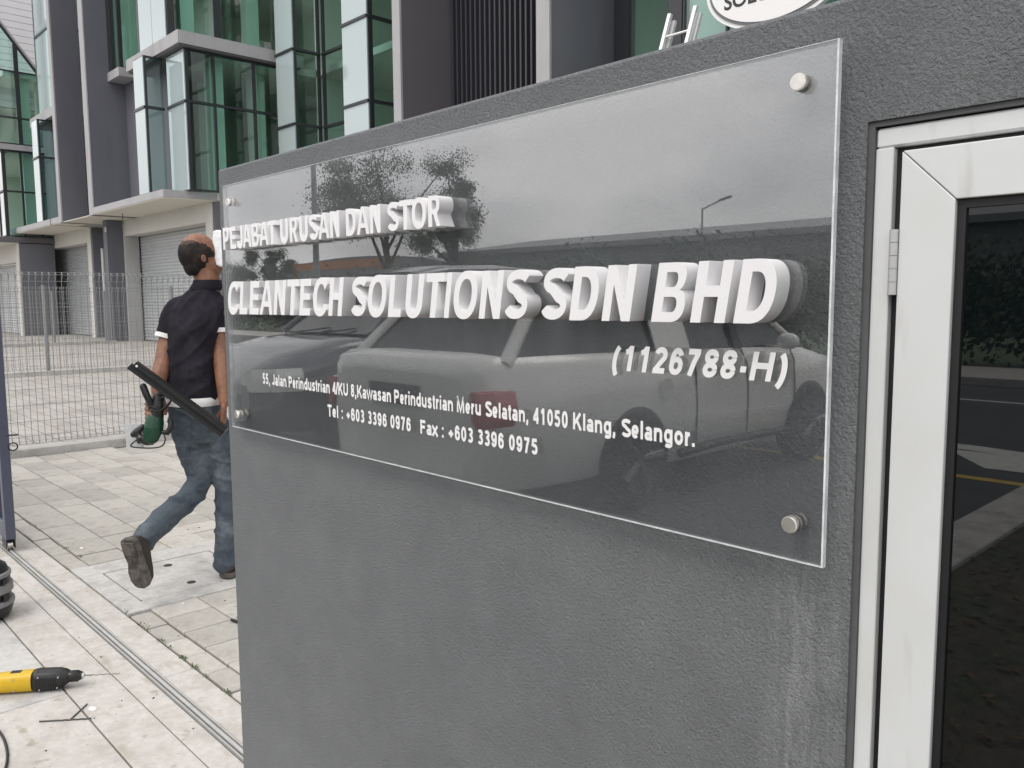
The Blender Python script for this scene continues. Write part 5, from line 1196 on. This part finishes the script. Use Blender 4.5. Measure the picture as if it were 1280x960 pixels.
SILVER = mat('silver_paint', (.80, .80, .77), .35, metal=.1, coat=.6); DGREY = mat('dark_metallic_paint', (.09, .095, .105), .25, metal=.4, coat=.8)
vehicle('parked_car', 'silver estate car parked with its tail towards the sign wall', 'car', (-4.24, -3.56, -0.02), R(180), 2.32, SILVER, 'hatch')
vehicle('parked_car', 'dark grey utility vehicle facing the gate, beyond the silver estate car', 'car', (-7.25, -3.75, -0.02), 0, 2.35, DGREY, 'suv')

# warehouse across the road
wh = empty('warehouse', (-20, -42, 0), 'long low grey warehouse with a pale roof edge across the road', 'building')
WHW = mat('warehouse_wall', (0.16, 0.165, 0.17), .8, var=.1, vs_=.3); WHR = mat('warehouse_roof', (0.22, 0.225, 0.235), .6, var=.06, vs_=.2)
b = MB(); b.box(-52, 70, -62, -40.3, -.04, 4.75); b.build('wall', WHW, wh)
b = MB(); b.prism([(-39.8, 4.75), (-39.8, 5.1), (-51, 6.6), (-62.4, 5.1), (-62.4, 4.75)], 'x', -52.5, 70); b.build('roof', WHR, wh)
w2 = empty('warehouse', (-75, -50, 0), 'second warehouse with an arched roof beyond the orange gantry', 'building')
b = MB(); b.box(-92, -56, -66, -46, -.04, 3.6); b.build('wall', WHW, w2)
b = MB(); b.prism([(-92, 3.6)]+[(-74+18*math.cos(R(a)), 3.6+2.3*math.sin(R(a))) for a in range(170, 0, -10)]+[(-56, 3.6)], 'y', -66, -45.6); b.build('roof', WHR, w2)
ORNG = mat('orange_paint', (.55, .20, .05), .5)
og = empty('gantry', (-66, -40, 0), 'orange steel gantry beam standing before the arched warehouse', 'gantry')
b = MB(); b.box(-76, -58, -39.6, -39.0, 4.3, 5.0); b.build('beam', ORNG, og)
for x in (-74.5, -59.5): box('leg', (x-.3, x+.3, -39.5, -39.1, -.04, 4.3), ORNG, og)
# hedge along the far pavement
def leafcloud(name, centres, n, size, m_, parent=None, seed=1, **k):
    rnd = random.Random(seed); b = MB()
    tot = sum(c[3]*c[4]*c[5] for c in centres)**1
    for c in centres:
        cnt = int(n*(c[3]*c[4]*c[5])**.66/sum((q[3]*q[4]*q[5])**.66 for q in centres))
        for _ in range(cnt):
            while True:
                q = Vector((rnd.uniform(-1, 1), rnd.uniform(-1, 1), rnd.uniform(-1, 1)))
                if .25 < q.length < 1: break
            q = q*(.55+.75*rnd.random()**2)
            p = Vector((c[0]+q.x*c[3], c[1]+q.y*c[4], c[2]+q.z*c[5])); a = Vector((rnd.gauss(0, 1), rnd.gauss(0, 1), rnd.gauss(0, .6))).normalized(); d = a.orthogonal().normalized(); e = a.cross(d); s_ = size*rnd.uniform(.5, 1.2)
            b.add([p-d*s_*.5, p+e*s_*.28, p+d*s_*.5, p-e*s_*.28], [(0, 1, 2, 3)])
    return b.build(name, m_, parent, **k)
hc_ = [(x+random.uniform(-.5, .5), -17.3+random.uniform(-.2, .2), 1.25, 1.35, .9, 1.40+random.uniform(-.25, .35)) for x in [i*1.7-42 for i in range(40)]]
leafcloud('hedge', hc_, 70000, .20, LEAF, seed=3, label='dense dark green hedge along the far side of the road', cat='hedge', kind='stuff')
def tree(x, y, h, r, label, seed, loose=1.0, n=5200):
    rnd = random.Random(seed); T_ = empty('street_tree', (x, y, 0), label, 'tree', 'trees across the road')
    b = MB(); tips = []
    b.tube([(x, y, -.04), (x+.1, y, h*.2), (x-.1, y+.1, h*.42), (x, y, h*.6)], [h*.022, h*.018, h*.014, h*.008], 8)
    for i in range(11):
        a = rnd.uniform(0, 6.28); z0 = h*rnd.uniform(.2, .5); rr_ = r*rnd.uniform(.45, .95); z1 = h*rnd.uniform(.5, .95)
        e_ = (x+math.cos(a)*rr_, y+math.sin(a)*rr_, z1); b.tube([(x, y, z0), (x+math.cos(a)*rr_*.45, y+math.sin(a)*rr_*.45, z0+(z1-z0)*.6), e_], [h*.010, h*.006, h*.002], 5); tips.append(e_)
    b.build('trunk', BARK, T_)
    cs_ = [(p[0]+rnd.uniform(-.4, .4)*r, p[1], p[2]*rnd.uniform(.85, 1.03), r*.34*rnd.uniform(.4, 1.2), r*.30, r*.22*rnd.uniform(.5, 1.5)) for p in tips for _ in range(3)]+[(x+rnd.uniform(-.7, .7)*r, y, h*rnd.uniform(.38, .85), r*.3, r*.25, r*.22) for _ in range(8)]
    leafcloud('crown', cs_, int(n*loose*5.0), .19, LEAF2, T_, seed)
tree(-57.0, -38.2, 14.6, 6.2, 'tall loose crowned tree across the road, left of the bushier one', 21, 1.0)
tree(-48.2, -38.0, 11.6, 3.2, 'smaller bushy tree just right of the tall loose tree', 12, .6)
tree(-92, -38, 6.2, 4.5, 'low rounded tree at the far left end across the road', 13, .6)
tree(-76.5, -38, 7.4, 2.6, 'slim tree beside the orange gantry', 14, .4)
def lamp_post(x, y, h, label, arm=1.5, r=.07):
    T_ = empty('street_lamp', (x, y, 0), label, 'street lamp'); b = MB(); b.tube([(x, y, -.04), (x, y, h)], [r*1.3, r*.7], 10); b.tube([(x, y, h-.05), (x+arm, y+.3, h+.35)], r*.6, 8); b.build('pole', GALV, T_)
    b = MB(); b.bbox(-.35, .35, -.12, .12, -.05, .05, .02, M=Matrix.Translation((x+arm+.2, y+.35, h+.38)) @ Matrix.Rotation(R(-12), 4, 'Y')); b.build('lamp_head', GALV, T_)
lamp_post(-26.7, -38.3, 6.4, 'street lamp with a short arm in front of the long warehouse')
lamp_post(-34.4, -18.3, 11.0, 'tall thick pole rising left of the loose crowned tree', 1.8, .13)
# leaf litter on the verge soil
rnd = random.Random(5); b = MB()
for _ in range(3500):
    x, y = rnd.uniform(-1.44, 3), rnd.uniform(-4.9, .6); a = rnd.uniform(0, 3.1); s_ = rnd.uniform(.01, .035); z = rnd.uniform(-.008, .012)
    c_, q_ = math.cos(a)*s_, math.sin(a)*s_
    b.add([(x-c_, y-q_, z), (x+q_*.4, y-c_*.4, z+.006), (x+c_, y+q_, z), (x-q_*.4, y+c_*.4, z+.004)], [(0, 1, 2, 3)])
tag(b.build('leaf_litter', mat('dead_leaf', (.11, .065, .03), .8, var=.5, vs_=30, randv=.1)), 'brown dead leaves scattered on the soil verge beside the drive', 'leaves', None, 'stuff')
